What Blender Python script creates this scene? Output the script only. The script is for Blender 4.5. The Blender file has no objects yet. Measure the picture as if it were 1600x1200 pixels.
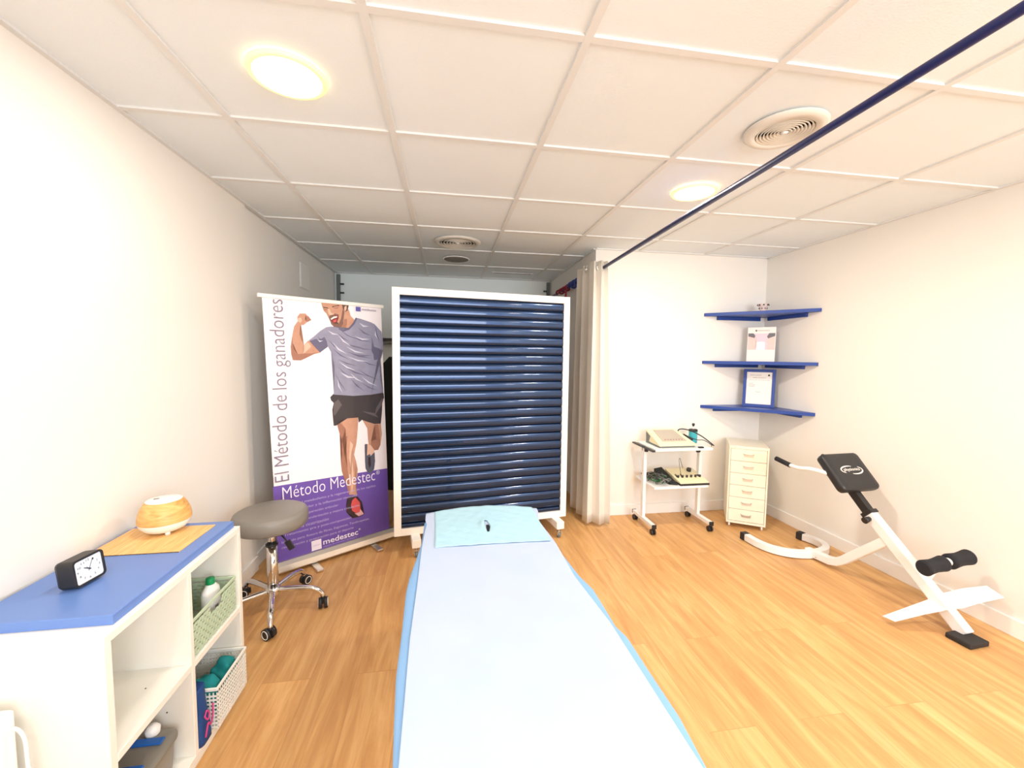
import bpy, bmesh, math, random
from mathutils import Vector, Matrix
random.seed(7)
R = math.radians
PI = math.pi
C = bpy.context.scene.collection
sc = bpy.context.scene

# ---------------------------------------------------------------- camera
cd = bpy.data.cameras.new('camera')
cam = bpy.data.objects.new('camera', cd); C.objects.link(cam); sc.camera = cam
YAW, PITCH, ROLL = .1573, .0691, -.011
fw = Vector((math.sin(YAW)*math.cos(PITCH), math.cos(YAW)*math.cos(PITCH), -math.sin(PITCH)))
rt0 = Vector((math.cos(YAW), -math.sin(YAW), 0)); dn0 = fw.cross(rt0)
rt = rt0*math.cos(ROLL) + dn0*math.sin(ROLL); dn = -rt0*math.sin(ROLL) + dn0*math.cos(ROLL)
m = Matrix((rt, -dn, -fw)).transposed().to_4x4(); m.translation = (0, 0, 1.371)
cam.matrix_world = m
cd.sensor_width = 36; cd.lens = 641/1600*36; cd.clip_start = .02

# ---------------------------------------------------------------- world, exposure
w = bpy.data.worlds.new('world'); sc.world = w; w.use_nodes = True
w.node_tree.nodes['Background'].inputs[0].default_value = (.75, .85, 1, 1)
w.node_tree.nodes['Background'].inputs[1].default_value = .6
sc.view_settings.view_transform = 'Standard'; sc.view_settings.look = 'None'
sc.view_settings.gamma = 1; sc.view_settings.use_curve_mapping = False
sc.view_settings.exposure = 0.33
sc.cycles.max_bounces = 10; sc.cycles.diffuse_bounces = 6
sc.cycles.sample_clamp_indirect = 6
try: sc.cycles.use_denoising = True
except Exception: pass

def area(name, loc, size, power, col, rot=(0, 0, 0), sy=None, shape='DISK'):
    l = bpy.data.lights.new(name, 'AREA'); l.shape = shape if sy is None else 'RECTANGLE'
    l.size = size
    if sy: l.size_y = sy
    l.energy = power; l.color = col
    o = bpy.data.objects.new(name, l); C.objects.link(o); o.location = loc; o.rotation_euler = rot
    return o
H = 2.251
WARM = (1, .89, .77)
LAMPS = [(-.50, 1.465), (1.30, 2.073)]
LAMPS_NEAR = [(-.513, -.342), (1.887, .258), (.687, -1.542)]
LP = 14
for x, y in LAMPS:
    area('lamp_light', (x, y, H-.018), .19, LP*(.5 if x < 0 else 1.5), WARM)
for x, y in LAMPS_NEAR:
    area('lamp_light', (x, y, H-.018), .19, LP*(.75 if x < 0 else 1.2), WARM)
# the glazed shop front behind the camera lets daylight in
area('window_daylight', (1.5, -2.14, 1.58), 1.95, 84, (.90, .95, 1), rot=(R(90), 0, 0), sy=1.22)

# ---------------------------------------------------------------- helpers
def mat(name, col, rough=.5, metal=0, noise=0, nscale=8, bump=0, bscale=60, spec=.5, emit=None, estr=0, alpha=None, trans=0, coat=0, col2=None):
    mt = bpy.data.materials.new(name); mt.use_nodes = True
    nt = mt.node_tree; b = nt.nodes['Principled BSDF']
    b.inputs['Base Color'].default_value = (*col, 1)
    b.inputs['Roughness'].default_value = rough; b.inputs['Metallic'].default_value = metal
    b.inputs['Specular IOR Level'].default_value = spec
    b.inputs['Coat Weight'].default_value = coat
    tc = nt.nodes.new('ShaderNodeTexCoord')
    if noise or col2:
        n = nt.nodes.new('ShaderNodeTexNoise'); n.inputs['Scale'].default_value = nscale; n.inputs['Detail'].default_value = 5
        mx = nt.nodes.new('ShaderNodeMix'); mx.data_type = 'RGBA'
        c2 = col2 if col2 else tuple(c*(1-noise) for c in col)
        mx.inputs['A'].default_value = (*col, 1); mx.inputs['B'].default_value = (*c2, 1)
        nt.links.new(tc.outputs['Object'], n.inputs['Vector'])
        nt.links.new(n.outputs['Fac'], mx.inputs['Factor']); nt.links.new(mx.outputs['Result'], b.inputs['Base Color'])
    if bump:
        n = nt.nodes.new('ShaderNodeTexNoise'); n.inputs['Scale'].default_value = bscale; n.inputs['Detail'].default_value = 3
        bp = nt.nodes.new('ShaderNodeBump'); bp.inputs['Strength'].default_value = bump; bp.inputs['Distance'].default_value = .002
        nt.links.new(tc.outputs['Object'], n.inputs['Vector'])
        nt.links.new(n.outputs['Fac'], bp.inputs['Height']); nt.links.new(bp.outputs['Normal'], b.inputs['Normal'])
    if emit:
        b.inputs['Emission Color'].default_value = (*emit, 1); b.inputs['Emission Strength'].default_value = estr
    if trans:
        b.inputs['Transmission Weight'].default_value = trans
    if alpha is not None:
        b.inputs['Alpha'].default_value = alpha
    return mt

def s2l(r, g, b):
    f = lambda c: (c/255/12.92 if c/255 <= .04045 else ((c/255+.055)/1.055)**2.4)
    return (f(r), f(g), f(b))

M = {}
M['wall'] = mat('wall_paint', (.82, .80, .76), .75, bump=.12, bscale=90)
M['wallblue'] = mat('pale_blue_wall', (.86, .94, .95), .75, bump=.12, bscale=90)  # alcove back wall, tinted paler and bluer than the other walls
M['tile'] = mat('ceiling_tile', (.80, .87, .91), .85, noise=.07, nscale=2.2, bump=.35, bscale=160)
M['grid'] = mat('ceiling_grid_paint', (.72, .74, .74), .5)
M['trimw'] = mat('white_trim', (.86, .85, .83), .45)
M['white'] = mat('white_laminate', (.84, .83, .77), .35)
M['whitemetal'] = mat('white_powder_coat', (.85, .85, .85), .35)
M['framewhite'] = mat('frame_white', (.88, .86, .82), .45)
M['beige'] = mat('beige_metal', (.84, .78, .64), .42)
M['blue'] = mat('blue_laminate', s2l(98, 132, 198), .38, noise=.06, nscale=5)
M['shelfblue'] = mat('shelf_blue', s2l(34, 68, 148), .35)
M['navyrod'] = mat('navy_rod', s2l(14, 28, 96), .4)
M['slat'] = mat('navy_slat', s2l(18, 46, 82), .27, metal=.62, coat=.55)
M['chrome'] = mat('chrome', (.80, .80, .80), .08, metal=1)
M['alu'] = mat('brushed_aluminium', (.72, .69, .64), .32, metal=.9)
M['grommet'] = mat('grommet_steel', (.7, .7, .68), .25, metal=1)
M['black'] = mat('black_plastic', (.015, .015, .017), .45)
M['rubber'] = mat('black_rubber', (.02, .018, .018), .7)
M['blackpad'] = mat('black_vinyl', (.018, .018, .02), .42, bump=.25, bscale=120)
M['foam'] = mat('black_foam', (.012, .012, .016), .85, bump=.5, bscale=140)
M['greyseat'] = mat('grey_vinyl', s2l(128, 124, 118), .42, bump=.15, bscale=100)
M['curtain'] = mat('curtain_cloth', (.72, .69, .63), .9, bump=.3, bscale=260)
M['sheetlo'] = mat('sky_blue_sheet', s2l(126, 170, 218), .8, bump=.3, bscale=40)
M['sheetup'] = mat('pale_blue_sheet', s2l(180, 194, 219), .85, bump=.45, bscale=22, col2=s2l(172, 190, 219), nscale=5)
M['turq'] = mat('turquoise_paper', s2l(164, 204, 222), .85, bump=1.0, bscale=45)
M['turqedge'] = mat('white_cover_edge', s2l(230, 226, 226), .8)
M['vinylblack'] = mat('couch_vinyl', (.03, .03, .035), .5)
M['bannerwhite'] = mat('banner_print_white', s2l(244, 238, 244), .55)
M['purple'] = mat('banner_purple', s2l(112, 84, 178), .55, col2=s2l(96, 72, 158), nscale=3)
M['greytxt'] = mat('banner_grey_ink', s2l(128, 118, 140), .6)
M['whitetxt'] = mat('banner_white_ink', s2l(238, 232, 248), .6)
M['lilactxt'] = mat('banner_lilac_ink', s2l(190, 176, 222), .6)
M['skin'] = mat('ink_skin', s2l(206, 160, 136), .6, col2=s2l(176, 126, 104), nscale=22)
M['skind'] = mat('ink_skin_dark', s2l(150, 102, 84), .6, col2=s2l(172, 122, 102), nscale=30)
M['skinl'] = mat('ink_skin_light', s2l(222, 182, 160), .6)
M['hair'] = mat('ink_hair', s2l(92, 70, 58), .6)
M['beard'] = mat('ink_beard', s2l(136, 98, 84), .6, col2=s2l(112, 80, 68), nscale=60)
M['mouth'] = mat('ink_mouth', s2l(120, 40, 44), .6)
M['teeth'] = mat('ink_teeth', s2l(240, 232, 226), .6)
M['shirt'] = mat('ink_shirt', s2l(158, 158, 182), .6, col2=s2l(124, 124, 150), nscale=16)
M['shirtd'] = mat('ink_shirt_dark', s2l(98, 96, 124), .6)
M['shirtl'] = mat('ink_shirt_light', s2l(204, 204, 222), .6)
M['shorts'] = mat('ink_shorts', s2l(58, 52, 56), .6)
M['shortsl'] = mat('ink_shorts_light', s2l(96, 88, 92), .6)
M['shoeg'] = mat('ink_shoe_grey', s2l(86, 88, 104), .6)
M['shoed'] = mat('ink_shoe_dark', s2l(52, 34, 40), .6)
M['shoer'] = mat('ink_shoe_red', s2l(208, 82, 84), .6)
M['shoep'] = mat('ink_shoe_pink', s2l(214, 168, 176), .6)
M['logoblue'] = mat('ink_logo_blue', s2l(92, 92, 170), .6)
M['cream'] = mat('cream_plastic', s2l(234, 224, 186), .45)
M['screen'] = mat('grey_display', s2l(176, 166, 152), .25)
M['cyanliq'] = mat('cyan_gel', s2l(70, 190, 205), .25, trans=.2)
M['cleargl'] = mat('clear_plastic', (.9, .95, .95), .1, trans=.9)
M['greencap'] = mat('green_cap', s2l(0, 140, 80), .4)
M['bottle'] = mat('white_bottle', (.85, .86, .84), .35)
M['sage'] = mat('sage_basket', s2l(184, 202, 176), .5)
M['basketw'] = mat('white_basket', (.84, .84, .80), .45)
M['teal'] = mat('teal_cloth', s2l(10, 128, 132), .85, bump=.4, bscale=50)
M['bluebag'] = mat('blue_cloth', s2l(20, 66, 128), .7, bump=.5, bscale=30)
M['pink'] = mat('pink_piping', s2l(196, 60, 130), .6)
M['lidblue'] = mat('blue_lid', s2l(30, 96, 180), .35)
M['tubgrey'] = mat('cloudy_tub', s2l(150, 146, 136), .3, trans=.35)
M['clockface'] = mat('clock_face', s2l(226, 232, 240), .4)
M['whitepl'] = mat('white_plastic', (.86, .86, .84), .3)
M['dark'] = mat('dark_cloth', (.015, .018, .016), .9)
M['greymetal'] = mat('grey_metal', s2l(110, 118, 118), .5)
M['redband'] = mat('red_band', s2l(150, 30, 60), .6)
M['blueband'] = mat('blue_band', s2l(50, 70, 150), .6)
M['greengrip'] = mat('green_lead', s2l(40, 110, 60), .5)
M['greylead'] = mat('grey_lead', s2l(120, 122, 120), .5)
M['lampglow'] = mat('lamp_diffuser', (1, .95, .85), .5, emit=(1, .80, .50), estr=9)
M['lampring'] = mat('lamp_ring', (.95, .85, .55), .4, emit=(1, .72, .25), estr=.55)
M['vent'] = mat('vent_plastic', (.70, .68, .62), .5)
M['ventgrey'] = mat('vent_inner', s2l(120, 116, 108), .7)
M['paper'] = mat('paper', s2l(236, 232, 228), .6)
M['face_ink'] = mat('leaflet_skin_ink', s2l(228, 192, 186), .6, col2=s2l(236, 206, 200), nscale=40)
M['lav'] = mat('leaflet_lavender', s2l(216, 202, 216), .6)
M['ink'] = mat('grey_ink', s2l(110, 108, 116), .6)
M['crown'] = mat('ceramic_white', s2l(226, 206, 200), .3)

def wood_floor():
    mt = bpy.data.materials.new('oak_laminate'); mt.use_nodes = True
    nt = mt.node_tree; N = nt.nodes; L = nt.links; b = N['Principled BSDF']
    tc = N.new('ShaderNodeTexCoord')
    mp = N.new('ShaderNodeMapping'); mp.inputs['Rotation'].default_value = (0, 0, R(90)); L.new(tc.outputs['Object'], mp.inputs['Vector'])
    br = N.new('ShaderNodeTexBrick'); L.new(mp.outputs['Vector'], br.inputs['Vector'])
    br.inputs['Scale'].default_value = 1; br.inputs['Brick Width'].default_value = 1.28; br.inputs['Row Height'].default_value = .19
    br.inputs['Mortar Size'].default_value = .0012; br.inputs['Mortar Smooth'].default_value = .3
    br.offset = .37; br.offset_frequency = 2
    br.inputs['Color1'].default_value = (0, 0, 0, 1); br.inputs['Color2'].default_value = (1, 1, 1, 1); br.inputs['Mortar'].default_value = (.4, .4, .4, 1)
    # grain, shifted per plank
    sp = N.new('ShaderNodeVectorMath'); sp.operation = 'MULTIPLY_ADD'
    L.new(br.outputs['Color'], sp.inputs[0]); sp.inputs[1].default_value = (7, 3, 5)
    L.new(mp.outputs['Vector'], sp.inputs[2])
    st = N.new('ShaderNodeMapping'); st.inputs['Scale'].default_value = (1.1, 11, 1); L.new(sp.outputs['Vector'], st.inputs['Vector'])
    n1 = N.new('ShaderNodeTexNoise'); n1.inputs['Scale'].default_value = 1.6; n1.inputs['Detail'].default_value = 7; n1.inputs['Roughness'].default_value = .62; n1.inputs['Distortion'].default_value = .8
    L.new(st.outputs['Vector'], n1.inputs['Vector'])
    st2 = N.new('ShaderNodeMapping'); st2.inputs['Scale'].default_value = (3, 60, 1); L.new(sp.outputs['Vector'], st2.inputs['Vector'])
    n2 = N.new('ShaderNodeTexNoise'); n2.inputs['Scale'].default_value = 2; n2.inputs['Detail'].default_value = 4
    L.new(st2.outputs['Vector'], n2.inputs['Vector'])
    cr = N.new('ShaderNodeValToRGB'); e = cr.color_ramp.elements
    e[0].position = .28; e[0].color = (*s2l(192, 141, 88), 1); e[1].position = .72; e[1].color = (*s2l(230, 186, 128), 1)
    x = e.new(.5); x.color = (*s2l(211, 162, 104), 1)
    L.new(n1.outputs['Fac'], cr.inputs['Fac'])
    mx = N.new('ShaderNodeMix'); mx.data_type = 'RGBA'; mx.blend_type = 'MULTIPLY'; mx.inputs['Factor'].default_value = .22
    g2 = N.new('ShaderNodeValToRGB'); g2.color_ramp.elements[0].position = .3; g2.color_ramp.elements[0].color = (.72, .66, .6, 1); g2.color_ramp.elements[1].position = .6
    L.new(n2.outputs['Fac'], g2.inputs['Fac']); L.new(cr.outputs['Color'], mx.inputs['A']); L.new(g2.outputs['Color'], mx.inputs['B'])
    tone = N.new('ShaderNodeMix'); tone.data_type = 'RGBA'; tone.blend_type = 'MULTIPLY'; tone.inputs['Factor'].default_value = .13
    L.new(mx.outputs['Result'], tone.inputs['A']); L.new(br.outputs['Color'], tone.inputs['B'])
    seam = N.new('ShaderNodeMix'); seam.data_type = 'RGBA'; seam.inputs['B'].default_value = (*s2l(184, 136, 88), 1)
    L.new(br.outputs['Fac'], seam.inputs['Factor']); L.new(tone.outputs['Result'], seam.inputs['A'])
    L.new(seam.outputs['Result'], b.inputs['Base Color'])
    b.inputs['Roughness'].default_value = .42; b.inputs['Specular IOR Level'].default_value = .35
    return mt
M['floor'] = wood_floor()

def wood(name, c1, c2, scale=(2, 14, 2)):
    mt = bpy.data.materials.new(name); mt.use_nodes = True
    nt = mt.node_tree; N = nt.nodes; L = nt.links; b = N['Principled BSDF']
    tc = N.new('ShaderNodeTexCoord'); mp = N.new('ShaderNodeMapping'); mp.inputs['Scale'].default_value = scale
    L.new(tc.outputs['Object'], mp.inputs['Vector'])
    n = N.new('ShaderNodeTexNoise'); n.inputs['Scale'].default_value = 4; n.inputs['Detail'].default_value = 5; n.inputs['Distortion'].default_value = 1.2
    L.new(mp.outputs['Vector'], n.inputs['Vector'])
    cr = N.new('ShaderNodeValToRGB'); e = cr.color_ramp.elements
    e[0].position = .3; e[0].color = (*c1, 1); e[1].position = .7; e[1].color = (*c2, 1)
    L.new(n.outputs['Fac'], cr.inputs['Fac']); L.new(cr.outputs['Color'], b.inputs['Base Color'])
    b.inputs['Roughness'].default_value = .45
    return mt
M['bamboo'] = wood('bamboo_slats', s2l(214, 160, 92), s2l(244, 202, 138), (30, 2, 2))
M['diffwood'] = wood('wood_grain_shell', s2l(196, 140, 70), s2l(236, 190, 120), (3, 3, 16))

# mesh builders ------------------------------------------------------------
def B(): return bmesh.new()
def bx(bm, x0, x1, y0, y1, z0, z1, bev=0, seg=2, mtx=None):
    t = bmesh.new()
    bmesh.ops.create_cube(t, size=1)
    for v in t.verts:
        v.co = Vector(((x0+x1)/2+v.co.x*(x1-x0), (y0+y1)/2+v.co.y*(y1-y0), (z0+z1)/2+v.co.z*(z1-z0)))
    if bev: bmesh.ops.bevel(t, geom=t.edges[:], offset=bev, segments=seg, affect='EDGES', profile=.5)
    merge(bm, t, mtx); return bm
def merge(bm, t, mtx=None):
    if mtx is not None: bmesh.ops.transform(t, matrix=mtx, verts=t.verts)
    vs = [bm.verts.new(v.co) for v in t.verts]; t.verts.index_update()
    for f in t.faces:
        try:
            nf = bm.faces.new([vs[v.index] for v in f.verts]); nf.smooth = f.smooth; nf.material_index = f.material_index
        except ValueError: pass
    t.free()
def rings(bm, loops, closed=True, cap=True, smooth=True):
    prev = None; first = None
    for lp in loops:
        vs = [bm.verts.new(p) for p in lp]
        if prev:
            n = len(vs)
            for i in range(n if closed else n-1):
                f = bm.faces.new((prev[i], prev[(i+1) % n], vs[(i+1) % n], vs[i])); f.smooth = smooth
        else: first = vs
        prev = vs
    if cap and closed:
        bm.faces.new(first[::-1]); bm.faces.new(prev)
    return bm
def lathe(bm, prof, cx=0, cy=0, seg=32, cap=True, smooth=True, sx=1, sy=1):
    loops = [[(cx+r*math.cos(2*PI*i/seg)*sx, cy+r*math.sin(2*PI*i/seg)*sy, z) for i in range(seg)] for r, z in prof]
    return rings(bm, loops, cap=cap, smooth=smooth)
def frame_at(d, up=Vector((0, 0, 1))):
    d = d.normalized()
    if abs(d.dot(up)) > .98: up = Vector((0, 1, 0))
    a = d.cross(up).normalized(); b = a.cross(d).normalized(); return a, b
def tube(bm, pts, r, seg=12, smooth=True, cap=True, w=None, h=None):
    """round (r) or rectangular (w,h) section along a path"""
    pts = [Vector(p) for p in pts]; loops = []; pa = None
    for i, p in enumerate(pts):
        d = (pts[min(i+1, len(pts)-1)]-pts[max(i-1, 0)]).normalized()
        a, b = frame_at(d)
        if pa is not None and w is None:
            a = (pa - d*pa.dot(d)).normalized(); b = a.cross(d).normalized()
        pa = a
        rr = r[i] if isinstance(r, (list, tuple)) else r
        if w is not None:
            loops.append([p+a*w/2+b*h/2, p-a*w/2+b*h/2, p-a*w/2-b*h/2, p+a*w/2-b*h/2])
        else:
            loops.append([p+(a*math.cos(2*PI*k/seg)+b*math.sin(2*PI*k/seg))*rr for k in range(seg)])
    return rings(bm, loops, cap=cap, smooth=smooth and w is None)
def smoothpath(pts, n=8):
    P = [Vector(p) for p in pts]; out = []
    for i in range(len(P)-1):
        p0 = P[max(i-1, 0)]; p1 = P[i]; p2 = P[i+1]; p3 = P[min(i+2, len(P)-1)]
        for k in range(n):
            t = k/n
            out.append(.5*((2*p1)+(-p0+p2)*t+(2*p0-5*p1+4*p2-p3)*t*t+(-p0+3*p1-3*p2+p3)*t**3))
    out.append(P[-1]); return out
def prism(bm, poly, z0, z1, smooth=False):
    return rings(bm, [[(x, y, z0) for x, y in poly], [(x, y, z1) for x, y in poly]], smooth=smooth)
def rrect(x0, x1, y0, y1, r, n=5):
    out = []
    for cx, cy, a0 in ((x1-r, y1-r, 0), (x0+r, y1-r, 90), (x0+r, y0+r, 180), (x1-r, y0+r, 270)):
        for k in range(n+1):
            a = R(a0+90*k/n); out.append((cx+r*math.cos(a), cy+r*math.sin(a)))
    return out

def obj(name, bm, mt, parent=None, bevel=0, autos=False):
    me = bpy.data.meshes.new(name)
    bmesh.ops.recalc_face_normals(bm, faces=bm.faces[:])
    bm.to_mesh(me); bm.free()
    for k in (mt if isinstance(mt, (list, tuple)) else [mt]): me.materials.append(M[k])
    o = bpy.data.objects.new(name, me); C.objects.link(o)
    if parent: o.parent = parent
    if bevel:
        b = o.modifiers.new('bevel', 'BEVEL'); b.width = bevel; b.segments = 2; b.limit_method = 'ANGLE'; b.angle_limit = R(40)
    return o
def tag(o, label, cat, group=None):
    o['label'] = label; o['category'] = cat
    if group: o['group'] = group
    return o
def thing(name, label, cat, loc=(0, 0, 0), rotz=0, group=None):
    o = bpy.data.objects.new(name, None); C.objects.link(o); o.empty_display_size = .1
    o.location = loc; o.rotation_euler = (0, 0, rotz)
    return tag(o, label, cat, group)
def struct(name, bm, mt, parent=None):
    o = obj(name, bm, mt, parent); o['kind'] = 'structure'; return o
def copy_tree(o, parent=None):
    kids = list(o.children)
    c = o.copy(); C.objects.link(c)
    if parent: c.parent = parent
    for k in kids: copy_tree(k, c)
    return c
def text(name, body, mt, parent, mtx, w=None, h=None, depth=.0006, extra=0):
    """writing as thin mesh; glyph plane mapped by mtx; fitted to w by h metres, lower left at origin"""
    cu = bpy.data.curves.new('t', 'FONT'); cu.body = body; cu.size = 1; cu.offset = extra; cu.resolution_u = 3
    t = bpy.data.objects.new('t', cu); C.objects.link(t)
    dg = bpy.context.evaluated_depsgraph_get(); dg.update()
    me = bpy.data.meshes.new_from_object(t.evaluated_get(dg)); bpy.data.objects.remove(t)
    xs = [v.co.x for v in me.vertices]; ys = [v.co.y for v in me.vertices]
    sx = w/(max(xs)-min(xs)) if w else None; sy = h/(max(ys)-min(ys)) if h else sx
    if sx is None: sx = sy
    x0, y0 = min(xs), (min(ys) if h else 0)
    for v in me.vertices:
        v.co = mtx @ Vector(((v.co.x-x0)*sx, (v.co.y-y0)*sy, 0))
    me.materials.clear(); me.materials.append(M[mt]); me.name = name
    o = bpy.data.objects.new(name, me); C.objects.link(o); o.parent = parent
    return o
def joinmesh(name, parts, parent):
    """several thin printed meshes into one object"""
    bm = bmesh.new(); mats = []
    for o in parts:
        idx0 = len(mats); mats += [mm for mm in o.data.materials]
        t = bmesh.new(); t.from_mesh(o.data)
        for f in t.faces: f.material_index += idx0
        merge(bm, t); bpy.data.objects.remove(o)
    me = bpy.data.meshes.new(name); bm.to_mesh(me); bm.free()
    for mm in mats: me.materials.append(mm)
    o = bpy.data.objects.new(name, me); C.objects.link(o); o.parent = parent
    return o

# ================================================================ the setting
XL, XR, YF, YB, XA, YN = -1.192, 2.797, 3.295, 4.80, 1.21, -2.2
bm = B(); bx(bm, XL-.12, XR+.1, YN-.1, YB+.1, -.08, 0); struct('floor', bm, 'floor')
bm = B(); bx(bm, XL-.12, XR+.1, YN-.1, YB+.1, H+.006, H+.08); ceil = struct('ceiling', bm, 'tile')
gx = [-1.413+.6*c for c in range(1, 7)]
gy = [1.158+.6*r for r in range(-5, 7)]
bm = B()
for x in gx: bx(bm, x-.012, x+.012, YN, YF if x > XA else YB, H-.002, H+.006)
for y in gy: bx(bm, XL, XA if y > YF else XR, y-.012, y+.012, H-.0015, H+.006)
struct('ceiling_grid', bm, 'grid', ceil)
bm = B()
bx(bm, XL, XL+.02, YN, YB, H-.003, H+.006); bx(bm, XR-.02, XR, YN, YF, H-.003, H+.006)
bx(bm, XL, XA, YB-.02, YB, H-.003, H+.006); bx(bm, XA, XR, YF-.02, YF, H-.003, H+.006); bx(bm, XA-.02, XA, YF, YB, H-.003, H+.006)
struct('ceiling_edge_trim', bm, 'grid', ceil)
bm = B(); bx(bm, XL-.12, XL, YN-.1, 2.735, 0, H+.006); bx(bm, XL-.12, XL-.022, 2.735, YB+.1, 0, 2.13); bx(bm, XL-.12, XL, 2.735, YB+.1, 2.13, H+.006)
bm.free()
bm = B(); prism(bm, [(XL-.12, YN-.1), (XL, YN-.1), (XL, 2.735), (XL-.018, 2.735), (XL-.018, YB+.1), (XL-.12, YB+.1)], 0, H+.006); struct('wall_left', bm, 'wall')
bm = B(); bx(bm, XR, XR+.1, YN-.1, YF+.1, 0, H+.006); struct('wall_right', bm, 'wall')
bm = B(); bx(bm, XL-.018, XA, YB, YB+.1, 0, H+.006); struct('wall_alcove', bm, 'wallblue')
bm = B(); prism(bm, [(XA, YF), (XR+.1, YF), (XR+.1, YF+.1), (XA+.1, YF+.1), (XA+.1, YB+.1), (XA, YB+.1)], 0, H+.006); struct('wall_far', bm, 'wall')
bm = B()
bx(bm, XL-.1, XR+.1, YN-.1, YN, 0, .94); bx(bm, XL-.1, XR+.1, YN-.1, YN, 2.21, H+.006)
bx(bm, XL-.1, .5, YN-.1, YN, .94, 2.21); bx(bm, 2.50, XR+.1, YN-.1, YN, .94, 2.21)
struct('wall_near', bm, 'wall')
bm = B()
for a, b, c, d in ((.5, 2.5, .94, .98), (.5, 2.5, 2.17, 2.21), (.5, .54, .94, 2.21), (2.46, 2.5, .94, 2.21), (1.48, 1.52, .94, 2.21)):
    bx(bm, a, b, YN-.07, YN-.02, c, d)
win = struct('window_1', bm, 'framewhite')
bm = B()
bt = .012
bx(bm, XL, XL+bt, YN, 2.735, 0, .09, .002); struct('baseboard_left', bm, 'trimw')
bm = B(); bx(bm, XL-.018, XL-.018+bt, 2.735, YB, 0, .09, .002); struct('baseboard_alcove_left', bm, 'trimw')
bm = B(); bx(bm, XR-bt, XR, YN, YF, 0, .09, .002); struct('baseboard_right', bm, 'trimw')
bm = B(); bx(bm, XA, XR-bt, YF-bt, YF, 0, .09, .002); struct('baseboard_far', bm, 'trimw')
bm = B(); bx(bm, XL, XA, YB-bt, YB, 0, .09, .002); struct('baseboard_alcove', bm, 'trimw')

# ================================================================ ceiling fittings
def ceiling_lamp(x, y, label):
    t = thing('ceiling_lamp', label, 'ceiling lamp', (x, y, H), group='round ceiling lamps')
    bm = B(); lathe(bm, [(.098, -.003), (.1, -.010), (.113, -.008), (.118, 0), (.098, -.001)], cap=False, seg=48); obj('lamp_ring', bm, 'lampring', t)
    bm = B(); lathe(bm, [(.099, -.004), (.06, -.008), (.001, -.009)], seg=48); obj('lamp_diffuser', bm, 'lampglow', t)
    return t
ceiling_lamp(*LAMPS[0], 'large glowing round ceiling lamp nearest the left wall, above the blue-topped shelf unit')
ceiling_lamp(*LAMPS[1], 'glowing round ceiling lamp beside the blue curtain rod, further away on the right')

def air_diffuser(x, y, r, label, n=6, inner=.66):
    t = thing('air_diffuser', label, 'ceiling vent', (x, y, H), group='round ceiling air vents')
    bm = B(); lathe(bm, [(r*inner, -.004), (r*inner+.004, -.016), (r*.93, -.012), (r, -.003), (r, 0), (r*inner, 0)], cap=False, seg=56); obj('outer_ring', bm, 'vent', t)
    bm = B(); lathe(bm, [(r*inner, -.001), (.001, -.001)], seg=40); obj('duct_opening', bm, 'ventgrey', t)
    for k in range(n):
        rr = r*inner*(k+.75)/(n+.3)
        bm = B(); lathe(bm, [(rr-.0035, -.003), (rr+.0015, -.014), (rr+.005, -.013), (rr+.001, -.003)], cap=False, seg=48); obj('vent_ring', bm, 'vent', t)
    bm = B(); lathe(bm, [(r*.1, -.014), (.001, -.016)], seg=24, cap=True); obj('centre_disc', bm, 'whitemetal', t)
air_diffuser(1.282, 1.46, .142, 'large round slatted air vent in the ceiling on the right, next to the blue rod', 8, .68)
air_diffuser(.082, 3.30, .18, 'round ringed air vent in the ceiling in front of the alcove, above the navy panel', 6, .78)
bm = B(); lathe(bm, [(.112, 0), (.112, -.006), (.105, -.010), (.001, -.011)], seg=40)
t = thing('ceiling_speaker', 'small flat grey disc set in the ceiling just beyond the ringed air vent', 'ceiling speaker', (.083, 3.868, H)); obj('grille', bm, 'ventgrey', t)
bm = B(); lathe(bm, [(.113, 0), (.113, -.009), (.120, -.007), (.122, 0)], cap=False, seg=40); obj('rim', bm, 'whitemetal', t)
t = thing('slot_vent', 'narrow white slot vent in the ceiling tile over the alcove', 'ceiling vent', (.69, 4.40, H))
bm = B(); bx(bm, -.22, .22, -.03, .03, -.006, 0, .002); obj('frame', bm, 'whitemetal', t)
bm = B(); bx(bm, -.20, .20, -.008, .008, -.008, -.006); obj('slot', bm, 'ventgrey', t)

# access hatch on left wall
t = thing('access_hatch', 'small flat white access hatch high on the left wall near the alcove', 'hatch', (XL-.018, 3.81, 2.03))
bm = B(); bx(bm, 0, .008, -.105, .105, -.105, .1, .002); obj('cover', bm, 'trimw', t)
bm = B()
for a in ((-.112, -.105, -.112, .107), (.105, .112, -.112, .107)): bx(bm, 0, .005, a[0], a[1], a[2], a[3])
bx(bm, 0, .005, -.112, .112, -.112, -.105); bx(bm, 0, .005, -.112, .112, .1, .107); obj('frame', bm, 'grid', t)

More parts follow.
